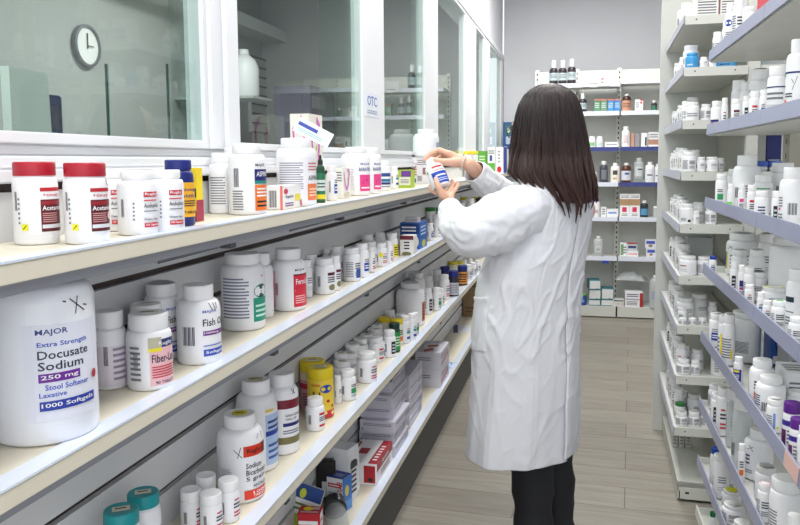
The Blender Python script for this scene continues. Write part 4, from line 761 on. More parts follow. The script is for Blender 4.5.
yb(603.5, 161, 8, z3, YB+.05, bodymat=mat((70, 72, 82), .2), cap=(236, 238, 240), capr=.6, caph=.18, els=[('r', .2, .1, .9, .8, (120, 122, 134))], ang=0, custom='dark grey bottle with white spray top, fourth back shelf', desc='b9', shelf=K[3], n=20)
yb(615, 163, 9.4, z3, YB+.05, capr=.5, caph=.14, sh=.18, els=[('r', .1, .0, .9, 1, (238, 234, 220)), ('r', .25, .5, .75, .85, (70, 60, 60)), ('c', .4, .2, .08, .08, (200, 60, 60)), ('c', .6, .2, .08, .08, (220, 150, 60))], ang=0, custom='white bottle with dark print and red mark, fourth back shelf', desc='b10', shelf=K[3], n=20)
yb(626, 163, 9.6, z3, YB+.05, bodymat=mat((84, 44, 28), .2), cap=(240, 240, 240), capr=.45, caph=.12, sh=.22, els=[('r', 0, 0, 1, 1, (214, 214, 222)), ('r', .4, .6, .7, .8, (60, 80, 160))], span=170, ang=0, v0=.12, v1=.6, custom='brown bottle with white label, fourth back shelf', desc='b11', shelf=K[3], n=20)
yb(638.5, 158, 9.8, z3+.03, YB+.07, bodymat=FROST, cap=(240, 240, 240), capr=.5, caph=.13, sh=.15, els=[('r', .1, .1, .9, .8, (200, 206, 206)), ('r', .4, .55, .9, .65, (50, 60, 70))], ang=0, custom='translucent bottle on a small clear stand, fourth back shelf', desc='b12', shelf=K[3], n=20)
b = MB(); P = aty(638.5, 183, YB+.07); b.box((-.05, -.05, 0), (.05, .05, .029), CLEAR); o = b.build('clear_stand', None, None, (P.x, YB+.07, z3+.0003)); ITEMS.append([o, 'b13', K[3], 'cartons on the back shelving', 'stand', 'clear stand under the translucent bottle on fourth back shelf'])
for x, w in ((649.5, 9), (656.5, 5)): yb(x, 162 if w > 6 else 164, w, z3, YB+.05, capr=.5, caph=.12, sh=.16, els=[('r', .1, .1, .9, .9, (226, 228, 236)), ('r', .2, .4, .8, .5, (60, 66, 90))], ang=0, desc='white bottle with grey blue label', shelf=K[3], n=18)
z4 = BZ[4]
yb(596, 198, 7, z4, YB+.05, cap=(70, 40, 120), capr=.7, caph=.18, els=[('l', .2, .2, .8, .5, 3, (200, 100, 110))], ang=0, custom='white bottle with purple cap on the fifth back shelf', desc='b14', shelf=K[4], n=18)
yc(601, 606.5, 207, z4, YB+.05, .05, nface=[('l', .2, .2, .8, .9, 3, GRY)], custom='narrow white carton beside the purple capped bottle', desc='b15', shelf=K[4])
yc(607, 618.5, 209, z4, YB+.05, .05, nface=[('r', .15, .4, .85, .65, (140, 160, 220))], custom='wide white carton with pale blue band, fifth back shelf', desc='b16', shelf=K[4])
for i, (xl, xr) in enumerate(((620, 629.8), (630, 640))):
    o = yc(xl, xr, 205.5, z4, YB+.03, .07, nface=[('r', .25, .45, .7, .85, (214, 40, 90)), ('l', .2, .1, .8, .35, 2, GRY)], desc='white carton with pink square', shelf=K[4])
    h = max(v.co.z for v in o.data.vertices)
    P = Vector((o.location.x, o.location.y, z4+h+.0003)); H = aty(625, 194, YB+.03).z-P.z
    carton(P, .07, abs(aty(xr, 200, YB+.03).x-aty(xl, 200, YB+.03).x), H, nface=[('r', 0, 0, 1, .55, (176, 140, 104)), ('l', .1, .65, .9, .9, 2, GRY)], desc='white and brown carton atop the pink squared one', shelf=K[4])
yb(644, 200.5, 7.4, z4, YB+.05, bodymat=mat((40, 50, 56), .2), cap=(240, 240, 240), capr=.5, caph=.15, els=[('r', 0, .1, 1, .7, (90, 150, 190))], span=160, ang=0, custom='dark bottle with sky blue label on fifth back shelf', desc='b17', shelf=K[4], n=18)
yb(655.5, 206, 5, z4, YB+.05, bodymat=FROST, custom='small translucent bottle at right of fifth back shelf', desc='b18', shelf=K[4], n=16)
z5 = BZ[5]
yb(598, 236, 9.6, z5, YB+.05, bodymat=FROST, cap=(240, 240, 240), capr=.4, caph=.1, sh=.22, els=[('r', .2, .2, .8, .7, (214, 216, 216)), ('l', .3, .3, .7, .6, 3, GRY)], ang=0, custom='clear bottle with white cap on the sixth back shelf', desc='b19', shelf=K[5], n=20)
yc(621, 628, 243, z5, YB+.06, .05, nface=[('r', .1, .1, .5, .9, (120, 160, 110)), ('l', .5, .2, .9, .8, 3, GRY)], custom='small green and white carton, sixth back shelf', desc='b20', shelf=K[5])
o = yc(628.5, 639.5, 251, z5, YB+.04, .07, nface=[('l', .1, .3, .9, .7, 1, (230, 120, 110))], custom='flat white carton at centre of the sixth back shelf', desc='b21', shelf=K[5]); h = max(v.co.z for v in o.data.vertices)
carton(Vector((o.location.x-.01, o.location.y+.005, z5+h+.0003)), .06, .085, .075, c=(200, 206, 210), nface=[('r', .1, .3, .9, .6, (60, 70, 120)), ('r', 0, .8, 1, 1, (170, 60, 60))], desc='b22', custom='small carton with navy band standing on the flat white carton', shelf=K[5])
o = yc(647.5, 657, 248.5, z5, YB+.04, .07, c=(226, 228, 238), nface=[('r', .1, .5, .9, .85, (70, 90, 180)), ('c', .5, .3, .2, .15, (160, 120, 110))], desc='blue and white picture carton', shelf=K[5]); h = max(v.co.z for v in o.data.vertices)
carton(Vector((o.location.x, o.location.y, z5+h+.0003)), .07, .09, h, c=(226, 228, 238), nface=[('r', .1, .5, .9, .85, (70, 90, 180)), ('c', .5, .3, .2, .15, (160, 120, 110))], desc='blue and white picture carton stacked on its twin', shelf=K[5])
b = MB(); P = aty(605.5, 260, YB-.012); b.box((-.028, 0, -.012), (.028, .004, .012), mat(BLU)); o = b.build('shelf_clip', None, None, (P.x, YB-.0115, z5-.045)); ITEMS.append([o, 'b23', K[5], 'cards on the back shelving', 'clip', 'small blue clip hanging under the sixth back shelf'])
z6 = .1005
def tissue(xl, xr, z, yt, n_, dy=0, tl=None):
    a = aty(xl, 300, YB); c = aty(xr, 300, YB); H = aty((xl+xr)/2, yt, YB+dy).z-z
    b = MB(); W = c.x-a.x; b.box((-W, 0, 0), (0, .14, H), mat((60, 130, 140), .5), .002); b.box((-W+.004, -.0008, .008), (-.004, 0, H-.006), mat((226, 228, 228), .5)); prints(b, [('r', .6, .08, .75, .14, GRY)], lambda u, v, l: (-W+W*u, -.001-.0002*l, H*v))
    o = b.build('supply_carton', None, None, (c.x, YB+.02+dy, z), .0); 
    if tl: o.rotation_euler.z = tl
    ITEMS.append([o, 'b24', K[6], 'teal and white cartons at the bottom of the back shelving', 'box', n_]); return H
h = tissue(588.5, 600.5, z6, 300, 'teal and white carton at bottom of the left back stack'); h2 = tissue(588.8, 600.8, z6+h+.0005, 290, 'teal and white carton in the middle of left back stack'); tissue(589, 600.5, z6+h+h2+.001, 280.5, 'teal and white carton turned askew on top of left stack', 0, .15)
h = tissue(601.2, 613.2, z6, 300, 'teal and white carton at bottom of the right back stack'); tissue(601.5, 613.5, z6+h+.0005, 289, 'teal and white carton on top of the right back stack')
yc(614.5, 626, 300, z6, YB+.01, .12, c=(220, 218, 214), nface=[('r', .1, .8, .95, .95, (60, 66, 90)), ('c', .5, .4, .05, .06, GRY), ('c', .8, .4, .05, .06, GRY)], custom='pale open carton right of the teal stacks', desc='b25', shelf=K[6])
yc(627, 645, 292, z6, YB+.02, .12, nface=[('r', .83, 0, 1, .92, (180, 30, 40)), ('r', .05, .45, .8, .55, (170, 172, 182)), ('l', .1, .1, .7, .4, 3, GRY), ('l', .1, .65, .75, .9, 2, (90, 70, 110))], custom='white carton with red side stripe at back bottom', desc='b26', shelf=K[6])
b = MB(); vs = []; fs = []; random.seed(3)
a = aty(615, 290, YB+.1); c = aty(648, 290, YB+.1); NX, NY = 14, 7
for j in range(NY):
    for i in range(NX):
        u = i/(NX-1); v = j/(NY-1); vs.append((a.x+(c.x-a.x)*u, YB+.04+.16*v, .345+.07*math.sin(PI*u)*math.sin(PI*v)+.03*noise.noise(Vector((u*6, v*4, 1)))-.02*u))
for j in range(NY-1):
    for i in range(NX-1): k = j*NX+i; fs.append((k, k+1, k+NX+1, k+NX))
b.add(vs, fs, FROST); o = b.build('plastic_wrap', None, 80); o.modifiers.new('thickness', 'SOLIDIFY').thickness = .004; ITEMS.append([o, 'b27', K[6], 'cartons on the back shelving', 'plastic wrap', 'crumpled clear plastic wrap lying over the bottom cartons at back'])
yb(655, 275, 12, z6, YB+.02, bodymat=FROST, capr=.4, caph=.08, sh=.25, els=[('l', .2, .3, .8, .7, 5, (120, 130, 190))], ang=0, custom='large translucent jug at right of the back bottom shelf', desc='b28', shelf=K[6], name='plastic_jug', cat='jug')
yb(582, 293, 9, z6, YB+.05, bodymat=mat((40, 80, 160), .4), cap=(110, 180, 70), capr=1, caph=.15, els=[('c', .5, .5, .3, .2, (150, 190, 230))], ang=0, custom='blue and green tub beside the woman\'s coat', desc='b29', shelf=K[6], name='supply_tub', cat='tub')

# ================================================================ NEAR RIGHT RACK
NR = {'a': 'near right rack shelf one', 'b': 'near right rack shelf two', 'c': 'near right rack shelf three', 'd': 'near right rack shelf four', 'e': 'near right rack shelf five', 'f': 'near right rack shelf six', 'g': 'near right rack shelf seven', 'h': 'near right rack bottom shelf'}
def N(k, cx, ty, w, off=.008, style='plain', **kw):
    d = G(style); d['ang'] = -28 if style != 'plain' else -20; d.update(kw); d.setdefault('shelf', NR[k]); rb(cx, ty, w*1.03, NZ[k], XN+max(.0022, off-.007), **d)
WRAP = ((222, 222, 220), 'wrap')
R = 'near right rack'
N('a', 716, 32, 9, style='text', sticker=WRAP); N('a', 722, 21, 8, .03, 'purple'); N('a', 729, 3, 8, style='plain', els=[('c', .5, .82, .4, .13, BLU), ('l', .2, .2, .9, .5, 4, GRY)], desc='tall white bottle with blue disc'); N('a', 738, -4, 11, .012, 'plain', els=generic('text')+[('c', .8, .3, .05, .04, NAVY)], desc='tall white bottle with fine print')
N('a', 749, 6, 13, .012, 'redtext'); N('a', 741, -2, 10, .07)
a_ = atx(757, 10, XN+.01); c_ = atx(771, 0, XN+.01)
carton(Vector((XN+.07, c_.y, NZ['a'])), a_.y-c_.y, .06, .14, c=(216, 40, 60), desc='n1', custom='red carton on the topmost shelf of the near right rack', shelf=NR['a'], nface=[('r', 0, 0, 1, .4, WHT)])
N('b', 716, 101, 10.5, style='purple', els=[('r', .1, .25, .9, .4, (170, 50, 90)), ('r', .1, .42, .9, .55, NAVY), ('r', .1, .1, .9, .22, NAVY)]); N('b', 724, 98, 6, .02, 'redtext'); N('b', 733, 80, 13, .075, 'plain'); N('b', 736, 99, 10, style='maroon'); N('b', 744.5, 82, 10, .07); N('b', 746, 96, 7, .01, 'blackbox'); N('b', 758, 69, 19, .07, 'plain', pen=[('s', (.1, .9), (.25, 1.0), .01, BLK), ('s', (.25, .9), (.1, 1.0), .01, BLK)], sticker=WRAP, desc='large white bottle with pen cross'); N('b', 754, 91.5, 10.5, .008, 'pink', els=generic('red')); N('b', 762.5, 90, 7, .01, 'blue')
N('b', 776.5, 66, 19, .015, 'plain', els=[('r', -.2, .9, 1.2, .94, NAVY), ('l', .1, .5, .9, .8, 2, GRY), ('l', .1, .1, .7, .4, 3, LGY)], desc='white bottle with thin navy line'); N('b', 795, 39, 19, .012, 'plain', capr=.6, els=[('r', -.2, .82, 1.2, .86, NAVY), ('c', .12, .15, .11, .09, (230, 90, 60)), ('l', .1, .28, .5, .4, 2, BLK), ('c', .0, .8, .08, .06, (40, 130, 130))], pen=[('s', (.45, .7), (.55, .6), .008, BLK), ('s', (.7, .75), (.5, .45), .008, BLK)], desc='large white bottle with orange dot')
N('c', 721, 174, 11.5, style='green', ang=-45); N('c', 727, 169, 14, .07, 'plain'); N('c', 730.5, 184, 7, .01, 'plain', els=[('r', 0, .2, .8, .5, (110, 220, 60))], desc='white bottle with lime tag'); N('c', 747, 155.5, 25, .035, 'plain', capr=.72, els=[('b', .25, .3, .45, .62, (80, 80, 90)), ('l', .6, .3, .9, .7, 5, (130, 60, 90))], desc='big white bottle with barcode'); N('c', 741, 184, 7, .008, 'pink'); N('c', 751, 185, 9, .008, 'red'); N('c', 761, 191, 13, .010, 'yellow', els=[('r', .55, .05, .9, .2, YEL), ('l', .5, .3, .95, .8, 3, NAVY)]); N('c', 762, 175, 18, .08, 'plain', els=[('r', 0, .95, 1, 1.0, GRN)], desc='white bottle with green line'); N('c', 775, 191, 8, .01, 'blackbox')
N('c', 792, 167.5, 25, .015, 'plain', capr=.74, els=[('b', .5, .3, .8, .62, (70, 70, 80)), ('l', .05, .5, .3, .8, 4, GRY), ('r', .05, .42, .2, .48, PNK), ('l', .05, .1, .3, .35, 3, GRY)], desc='big white bottle with barcode')
N('d', 730, 232, 26, .07, 'plain', capr=.8, pen=[('s', (.2, .95), (.4, 1.05), .008, BLK), ('s', (.4, .92), (.25, 1.08), .008, BLK)], els=[('r', .0, .1, .12, .8, BLU), ('r', .12, .1, .2, .8, YEL), ('l', .3, .15, .9, .75, 4, GRY)], sticker=WRAP, desc='large white bottle with pen cross')
N('d', 767, 233, 18, .15, 'plain', sticker=WRAP); N('d', 738.5, 249, 15, .05, 'plain', sticker=WRAP); N('d', 756, 249, 15, .09, 'plain', sticker=WRAP)
N('d', 712.5, 256, 7, .008, 'blue', cap=(30, 60, 160)); N('d', 733.5, 263, 8, .008, 'blackbox', sticker=WRAP); N('d', 741, 265, 7, .008, 'purple'); N('d', 748, 267, 10, .02, 'text', sticker=WRAP); N('d', 755, 272, 19, .025, 'plain', sticker=((80, 84, 96), 'wrap'), desc='white bottle with dark crumpled cap seal'); N('d', 749, 284, 9, .006, 'redtext'); N('d', 785, 234, 38, .07, 'plain', capr=.78, caph=.14, name='plastic_jar', cat='jar', els=[('r', .1, .1, .3, .16, BLU), ('b', .35, .05, .5, .25, GRY), ('l', .1, .2, .3, .3, 2, (80, 110, 200))], desc='very large white jar')
N('d', 760.5, 292, 7.5, .006, 'blue'); N('d', 773, 285, 24, .05, 'plain', sticker=((214, 214, 80), 'ring'), desc='wide white jar with yellow ring'); N('d', 767, 300, 9, .006, 'redtext'); N('d', 779, 300, 15, .012, 'text', sticker=((90, 220, 90), 'top'), desc='white bottle with lime sticker'); N('d', 797, 268, 22, .035, 'plain', els=[('r', .05, .72, .5, .86, (16, 50, 60)), ('r', .05, .45, .5, .47, BLK), ('l', .1, .1, .6, .35, 3, GRY)], desc='tall white bottle with black label bar'); N('d', 796, 316, 15, .008, 'text')
N('e', 716, 312.5, 14, .012, 'blue', ang=-40, sticker=WRAP); N('e', 722, 315, 9, .006, 'yellow', els=[('r', .5, .1, .7, .9, YEL), ('l', .1, .2, .45, .8, 4, GRY)], sticker=WRAP); N('e', 728, 313, 12, .012, 'text', els=[('l', .1, .1, .9, .8, 8, GRY), ('r', .85, .1, 1.0, .4, YEL)], desc='white bottle with grey print', sticker=WRAP); N('e', 745, 309, 27, .05, 'plain', capr=.92, caph=.12, sh=.06, name='plastic_jar', cat='jar', els=[('c', .04, .85, .07, .16, (20, 50, 110)), ('l', .1, .2, .75, .6, 9, GRY), ('r', .0, .1, .06, .3, YEL)], desc='big white jar with navy oval')
N('e', 738, 356, 9, .006, 'blue', els=[('r', 0, 0, 1, .8, (30, 60, 150)), ('r', .2, .6, .8, .75, YEL), ('l', .2, .2, .8, .5, 3, WHT)])
a_ = atx(744, 370, XN+.01)
carton(Vector((XN+.155, a_.y-.14, NZ['e'])), .12, .07, .10, c=(232, 232, 236), nface=[('l', .1, .2, .9, .8, 5, GRY)], t=[('l', .1, .2, .9, .8, 3, GRY)], desc='n2', custom='pale carton between bottles on fifth shelf of near right rack', shelf=NR['e'])
N('e', 761, 357, 23, .012, 'orange', ang=-35, capr=.74); N('e', 769.5, 373, 27, .012, 'orange', ang=-40, capr=.74, els=[('b', .55, .1, .75, .5, BLK), ('l', .1, .3, .5, .8, 5, NAVY), ('r', .0, .2, .12, .3, ORG)])
a_ = atx(770, 340, .60)
carton(Vector((.660, a_.y-.06, NZ['e'])), .10, .07, .16, c=(40, 90, 170), nface=[('c', .5, .5, .35, .35, (20, 50, 130)), ('r', .1, .05, .9, .2, WHT), ('l', .25, .4, .75, .65, 3, WHT)], desc='n3', custom='deep blue carton at the rear of fifth shelf, near right rack', shelf=NR['e'])
a_ = atx(784, 372, .60)
carton(Vector((.675, a_.y-.14, NZ['e'])), .12, .10, .15, c=(150, 152, 156), nface=[('l', .1, .1, .9, .9, 8, (90, 90, 96))], desc='n4', custom='grey printed carton at the rear of fifth shelf, near right rack', shelf=NR['e'])
N('e', 774, 397, 15, .008, 'blue', els=[('r', .65, .05, .78, .9, (120, 150, 220)), ('l', .2, .2, .6, .8, 5, GRY), ('c', .9, .15, .07, .07, YEL)], sticker=WRAP, desc='white bottle with pale blue stripe', capr=.9); N('e', 790, 389, 18, .07, 'plain')
pc = dict(cap=(96, 30, 140), caph=.22, capr=.92, els=[('r', 0, .75, 1, .95, (60, 40, 150)), ('r', 0, 0, .5, .6, (90, 30, 90)), ('l', .55, .1, .95, .65, 4, GRY)], desc='white bottle with purple cap', ang=-35)
N('e', 791, 400, 17, .018, 'plain', **pc); N('e', 797, 416, 16, .008, 'plain', **pc); N('e', 806, 424, 18, .010, 'plain', desc='white bottle cut by the right frame edge')
N('f', 714, 383.5, 12, .03, 'text', sticker=WRAP); N('f', 716, 392, 11, .006, 'blackbox', sticker=WRAP); N('f', 722, 386, 12, .012, 'redtext', sticker=WRAP); N('f', 733, 388, 14, .025, 'plain', bodymat=FROST, desc='translucent bottle', sh=.2); N('f', 744, 398, 19, .012, 'plain', bodymat=FROST, desc='translucent bottle', els=[('b', .1, .2, .35, .5, BLK), ('l', .6, .1, .8, .5, 4, GRY)], sh=.2)
N('f', 757, 426, 27, .03, 'plain', capr=.6, sh=.2, pen=[('s', (.3, .95), (.5, 1.05), .008, BLK), ('s', (.5, .9), (.35, 1.1), .008, BLK)], els=[('l', .1, .4, .4, .8, 3, NAVY), ('c', .08, .35, .04, .04, RED), ('l', .1, .1, .5, .25, 2, GRY)], desc='big white jar with pen cross', name='plastic_jar', cat='jar')
N('f', 741, 443, 7, .006, 'orange'); N('f', 765, 463, 20, .03, 'blue', cap=(226, 226, 224), sticker=((176, 178, 180), 'wrap'), desc='white bottle with grey crumpled seal'); N('f', 764, 481, 14, .008, 'text', sticker=((220, 120, 130), 'ring'), desc='white bottle with pink ringed cap'); N('f', 784, 473, 29, .012, 'text', els=[('l', .05, .1, .5, .8, 9, GRY)], desc='big white jar with grey print', name='plastic_jar', cat='jar', capr=.9); N('f', 792, 512, 14, .006, 'text')
N('g', 716, 446, 12, .02, 'plain', cap=(30, 80, 180), desc='white bottle with blue cap'); N('g', 721, 452.5, 15, .012, 'plain', capr=.95, caph=.12); N('g', 725.5, 472, 15, .03, 'plain', sticker=WRAP); N('g', 731, 487, 18, .03, 'plain', sticker=((226, 220, 40), 'wrap'), desc='white bottle with yellow sticker'); N('g', 733, 500, 21, .008, 'text', sticker=WRAP); N('g', 741, 518, 17, .008, 'plain')
N('h', 712, 511, 6, .02, 'plain', cap=(20, 120, 70), desc='white bottle with green cap')

rr = random.Random(5)
for k, rows_ in dict(a=(1.9, 2.5), b=(1.75, 2.35), c=(2.2, 2.62), d=(1.75, 2.6), e=(1.62, 2.55), f=(1.75, 2.2, 2.6), g=(2.15, 2.4, 2.75)).items():
    for y in rows_:
        r = rr.uniform(.028, .038); bottle((XN+.175+rr.uniform(-.005, .02), y, NZ[k]), r, rr.uniform(.12, .16), desc='white bottle in the rear row', shelf=NR[k], sticker=WRAP if rr.random() < .5 else None, els=generic('plain'))
# ================================================================ FAR RIGHT RACK
cr_, sr_ = math.cos(math.radians(-1.6)), math.sin(math.radians(-1.6))
def fw(x, y, z): return Vector((.385+x*cr_-y*sr_, 3.23+x*sr_+y*cr_, z))
FNm = {k: f'far right rack shelf {o}' for k, o in zip('ABCDEFGHI', ['one', 'two', 'three', 'four', 'five', 'six', 'seven', 'eight', 'nine'])}
def Fb(k, cx, ty, w, dy=.03, style='plain', **kw):
    d = G(style); d['ang'] = -5; d.update(kw); d.setdefault('shelf', FNm[k])
    r = w/2*3.3/FPX; yb(cx, ty, w, FZ[k], 3.23+dy+r-(.03*.2), **d)
def Fs(k, y, h, r, style='plain', **kw):        # row along the aisle side
    d = G(style); d['ang'] = -50; d.update(kw); d.setdefault('shelf', FNm[k]+' aisle side'); bottle(fw(r+.006, y, FZ[k]), r, h, **d)
Fb('A', 680.5, 3, 19, .42, 'plain', capr=.55, sh=.2, name='plastic_jar', cat='jar', desc='fa1', custom='big white jar on topmost shelf of the far right rack')
o = yc(690, 713, -14, FZ['A'], 3.25, .1, c=(232, 230, 226), nface=[('l', .1, .05, .9, .6, 6, (110, 110, 120)), ('r', .98, 0, 1, 1, (150, 60, 60))], desc='white carton with printed paragraphs', shelf=FNm['A']); yc(714, 731, -14, FZ['A'], 3.25, .1, c=(232, 230, 226), nface=[('l', .1, .05, .9, .6, 6, (110, 110, 120)), ('r', 0, 0, .03, 1, (150, 60, 60))], desc='white carton with printed paragraphs', shelf=FNm['A'])
Fb('B', 692, 52.5, 13, .01, 'plain', body=(60, 150, 206), cap=(70, 160, 214), desc='fb1', custom='sky blue bottle on second shelf of the far right rack', els=[('l', .2, .1, .6, .3, 2, WHT)]); Fb('B', 690.5, 45, 15, .11, 'plain', sticker=WRAP); Fb('B', 703.5, 57, 8, .01, sticker=WRAP); Fb('B', 710.5, 57, 8, .01, sticker=WRAP)
Fb('B', 725.5, 38, 21, .05, 'plain', els=[('r', -.2, 0, 1.2, .3, (80, 160, 214)), ('l', .3, .08, .7, .22, 1, (40, 60, 90))], desc='fb2', custom='big white bottle with sky blue band, far right rack', v0=.02, v1=.7)
for y, h, r, s in ((.24, .06, .018, 'red'), (.30, .075, .02, 'plain'), (.42, .06, .018, 'redtext'), (.55, .08, .022, 'plain')): Fs('B', y, h, r, s)
Fb('C', 692.5, 102, 12.5, .01, 'text', els=[('l', .1, .2, .9, .6, 2, GRY), ('c', .1, .62, .04, .04, NAVY)]); Fb('C', 705.5, 104, 10.5, .02, 'text'); Fb('C', 685, 97, 13, .14, 'plain'); Fb('C', 716, 103, 9, .10)
for i, (y, h, r, s) in enumerate(((.1, .07, .02, 'text'), (.16, .085, .022, 'redtext'), (.25, .07, .02, 'text'), (.34, .08, .022, 'plain'), (.45, .06, .02, 'blue'), (.6, .07, .022, 'text'))): Fs('C', y, h, r, s, sticker=WRAP if i % 2 else None)
Fb('D', 686.5, 152, 13, .01, 'text'); Fb('D', 697.5, 157, 9, .02, 'plain'); Fb('D', 709, 157, 12, .02, 'redtext', els=generic('plain')+[('c', .1, .3, .05, .05, RED)]); Fb('D', 719.5, 158, 9, .09, 'text', sticker=WRAP); Fb('D', 694, 150, 11, .13, sticker=WRAP)
for i, (y, h, r, s) in enumerate(((.09, .085, .022, 'blue'), (.17, .095, .022, 'text'), (.26, .085, .02, 'yellow'), (.37, .1, .024, 'plain'), (.5, .09, .022, 'text'), (.63, .08, .022, 'plain'))): Fs('D', y, h, r, s, sticker=WRAP if i % 2 else None)
Fb('E', 686.5, 203.5, 13, .01, 'blackbox', els=[('r', .6, .05, .8, .25, BLK), ('l', .1, .1, .5, .4, 3, GRY)]); Fb('E', 696, 211, 6.5, .02); Fb('E', 710.5, 207, 11, .02, 'text'); Fb('E', 698, 202, 12, .12, sticker=WRAP)
for i, (y, h, r, s) in enumerate(((.08, .075, .02, 'green'), (.15, .09, .022, 'text'), (.24, .1, .022, 'redtext'), (.33, .085, .02, 'text'), (.44, .1, .024, 'plain'), (.58, .08, .022, 'text'))): Fs('E', y, h, r, s, sticker=WRAP if i % 2 else None)
Fb('F', 684.5, 255, 16.5, .01, 'redtext', els=[('r', .05, .7, .45, .78, DRED), ('l', .1, .2, .5, .5, 2, LGY)], desc='short wide white bottle with maroon line'); Fb('F', 701, 256, 14, .015, 'text'); Fb('F', 682, 243, 14, .17, sticker=WRAP)
yc(690, 714, 238, FZ['F'], 3.46, .12, m=FROST, desc='ff1', custom='clear plastic box on sixth shelf of far right rack', shelf=FNm['F'], name='plastic_box')
for i, (y, h, r, s) in enumerate(((.1, .085, .02, 'text'), (.2, .12, .024, 'orange'), (.31, .13, .024, 'text'), (.43, .1, .022, 'plain'), (.56, .1, .022, 'blackbox'))): Fs('F', y, h, r, s, sticker=WRAP if i % 2 == 0 else None)
for x in (681, 691, 701.5): Fb('G', x, 317.5, 9, .005, 'text', desc='squat white pill bottle', caph=.35)
Fb('G', 681.5, 296, 16.5, .10, sticker=WRAP); Fb('G', 699.5, 293, 17, .12, 'plain', body=(222, 224, 224), desc='greyish white bottle'); Fb('G', 712, 301, 9, .12)
for i, (y, h, r, s) in enumerate(((.07, .06, .02, 'green'), (.16, .11, .022, 'blue'), (.27, .12, .024, 'text'), (.4, .1, .022, 'text'), (.54, .1, .022, 'redtext'))): Fs('G', y, h, r, s, sticker=WRAP if i % 2 else None)
Fb('H', 684, 358.5, 13.5, .01, 'text', caph=.25); Fb('H', 695, 359.5, 9, .01, 'text', caph=.25); Fb('H', 718, 345, 14, .02, 'text', els=[('l', .3, .1, .6, .7, 6, GRY)]); Fb('H', 682.5, 344, 15, .11, sticker=((206, 206, 60), 'wrap')); Fb('H', 697, 348, 12, .10)
for i, (y, h, r, s) in enumerate(((.1, .11, .022, 'redtext'), (.2, .12, .024, 'text'), (.31, .12, .024, 'green'), (.44, .11, .022, 'text'), (.58, .1, .022, 'blackbox'))): Fs('H', y, h, r, s, sticker=WRAP if i % 2 else None)
for x, s in ((680.5, 'text'), (692, 'text'), (704.5, 'text')): Fb('I', x, 410, 11.5, .01, s, sticker=WRAP, caph=.3)
Fb('I', 677, 401, 11, .08, 'plain', cap=(40, 130, 60), desc='fi1', custom='white bottle with green cap, ninth shelf, far right rack'); Fb('I', 681, 391, 12, .15); Fb('I', 694, 392, 14, .12)
for i, (y, h, r, s) in enumerate(((.15, .12, .022, 'text'), (.27, .13, .024, 'redtext'), (.39, .12, .024, 'text'), (.53, .12, .022, 'plain'))): Fs('I', y, h, r, s, sticker=WRAP if i % 2 else None)
for x in (675, 681, 687):
    P = fw(.03+(x-675)*.0047, .40, .082); carton(P+Vector((.025, 0, 0)), .04, .024, .07, c=(206, 206, 200), nface=[('l', .2, .2, .8, .8, 3, GRY)], desc='tiny pale carton', shelf='far right rack, base shelf', rot=math.radians(-1.6))
for it in ITEMS:
    o = it[0]
    if it[2].startswith('far right') and o.name in RAD:
        dx = o.location.x-.385; dy = o.location.y-3.23; lx = dx*cr_+dy*sr_; ly = -dx*sr_+dy*cr_; r_ = RAD[o.name]
        lx = max(lx, r_+.008); lx = min(lx, FW-r_-.004); ly = max(ly, r_+.010); o.location = fw(lx, ly, o.location.z)
settle([i[0] for i in ITEMS if i[0].name in RAD and i[2].startswith('far right')], None, None)
for it in ITEMS:
    o = it[0]
    if it[2].startswith('far right') and o.name in RAD:
        dx = o.location.x-.385; dy = o.location.y-3.23; lx = dx*cr_+dy*sr_; ly = -dx*sr_+dy*cr_; o.location = fw(min(max(lx, RAD[o.name]+.006), FW-RAD[o.name]-.002), ly, o.location.z)
settle([i[0] for i in ITEMS if i[0].name in RAD and i[2].startswith('near right')], XN, .70)
for i in ITEMS:
    if i[0].name in RAD and i[2].startswith('near right'): i[0].location.y = min(i[0].location.y, 2.95-.008-RAD[i[0].name])
settle([i[0] for i in ITEMS if i[0].name in RAD and i[2].startswith('back shelving')], None, None)
# far side of the double rack
OS = 'far right rack, rear side'
def tray(px0, px1, yt, z, y, cus):
    a = aty(px0, yt, y); c = aty(px1, yt, y); b = MB(); W = c.x-a.x; H = a.z-z
    b.box((0, 0, 0), (W, .13, H), CLEAR, .003); b.box((-.003, -.003, H), (W+.003, .133, H+.006), FROST, .002); o = b.build('plastic_bin', None, None, (a.x, y, z+.0006)); ITEMS.append([o, cus[:6]+str(px0), OS, 'bins on the far right rack', 'bin', cus])
tray(763, 789, 22, FZ['B'], 3.28, 'clear plastic bin behind the near rack top shelf'); 
for x0_, x1_ in ((757, 768.5), (769.5, 783)):
    a = aty(x0_, 161, 3.3); c = aty(x1_, 161, 3.3); W = c.x-a.x; z = FZ['D']+.0006; H = a.z-z
    root = empty('storage_tub', (a.x, 3.3, z)); b = MB(); b.box((.002, 0, 0), (W-.002, .1, H-.02), WHITE, .004); b.build('body', root); b = MB(); b.box((0, -.004, H-.022), (W, .104, H), mat((40, 90, 190), .4), .003); b.build('lid', root)
    ITEMS.append([root, 'tub'+str(x0_), OS, 'blue lidded tubs on the far right rack', 'tub', ('left' if x0_ < 760 else 'right')+' white tub with bright blue lid behind near right rack'])
a = aty(774, 120, 3.36); carton(Vector((a.x+.045, 3.42, FZ['D'])), .02, .055, .155, c=(24, 40, 120), nface=[('r', .1, .1, .9, .3, (180, 186, 196))], desc='os1', custom='dark navy upright carton behind the blue lidded tubs', shelf=OS)
for x, ty, w, z in ((757, 232, 14, 'F'),): pass
finish_labels()

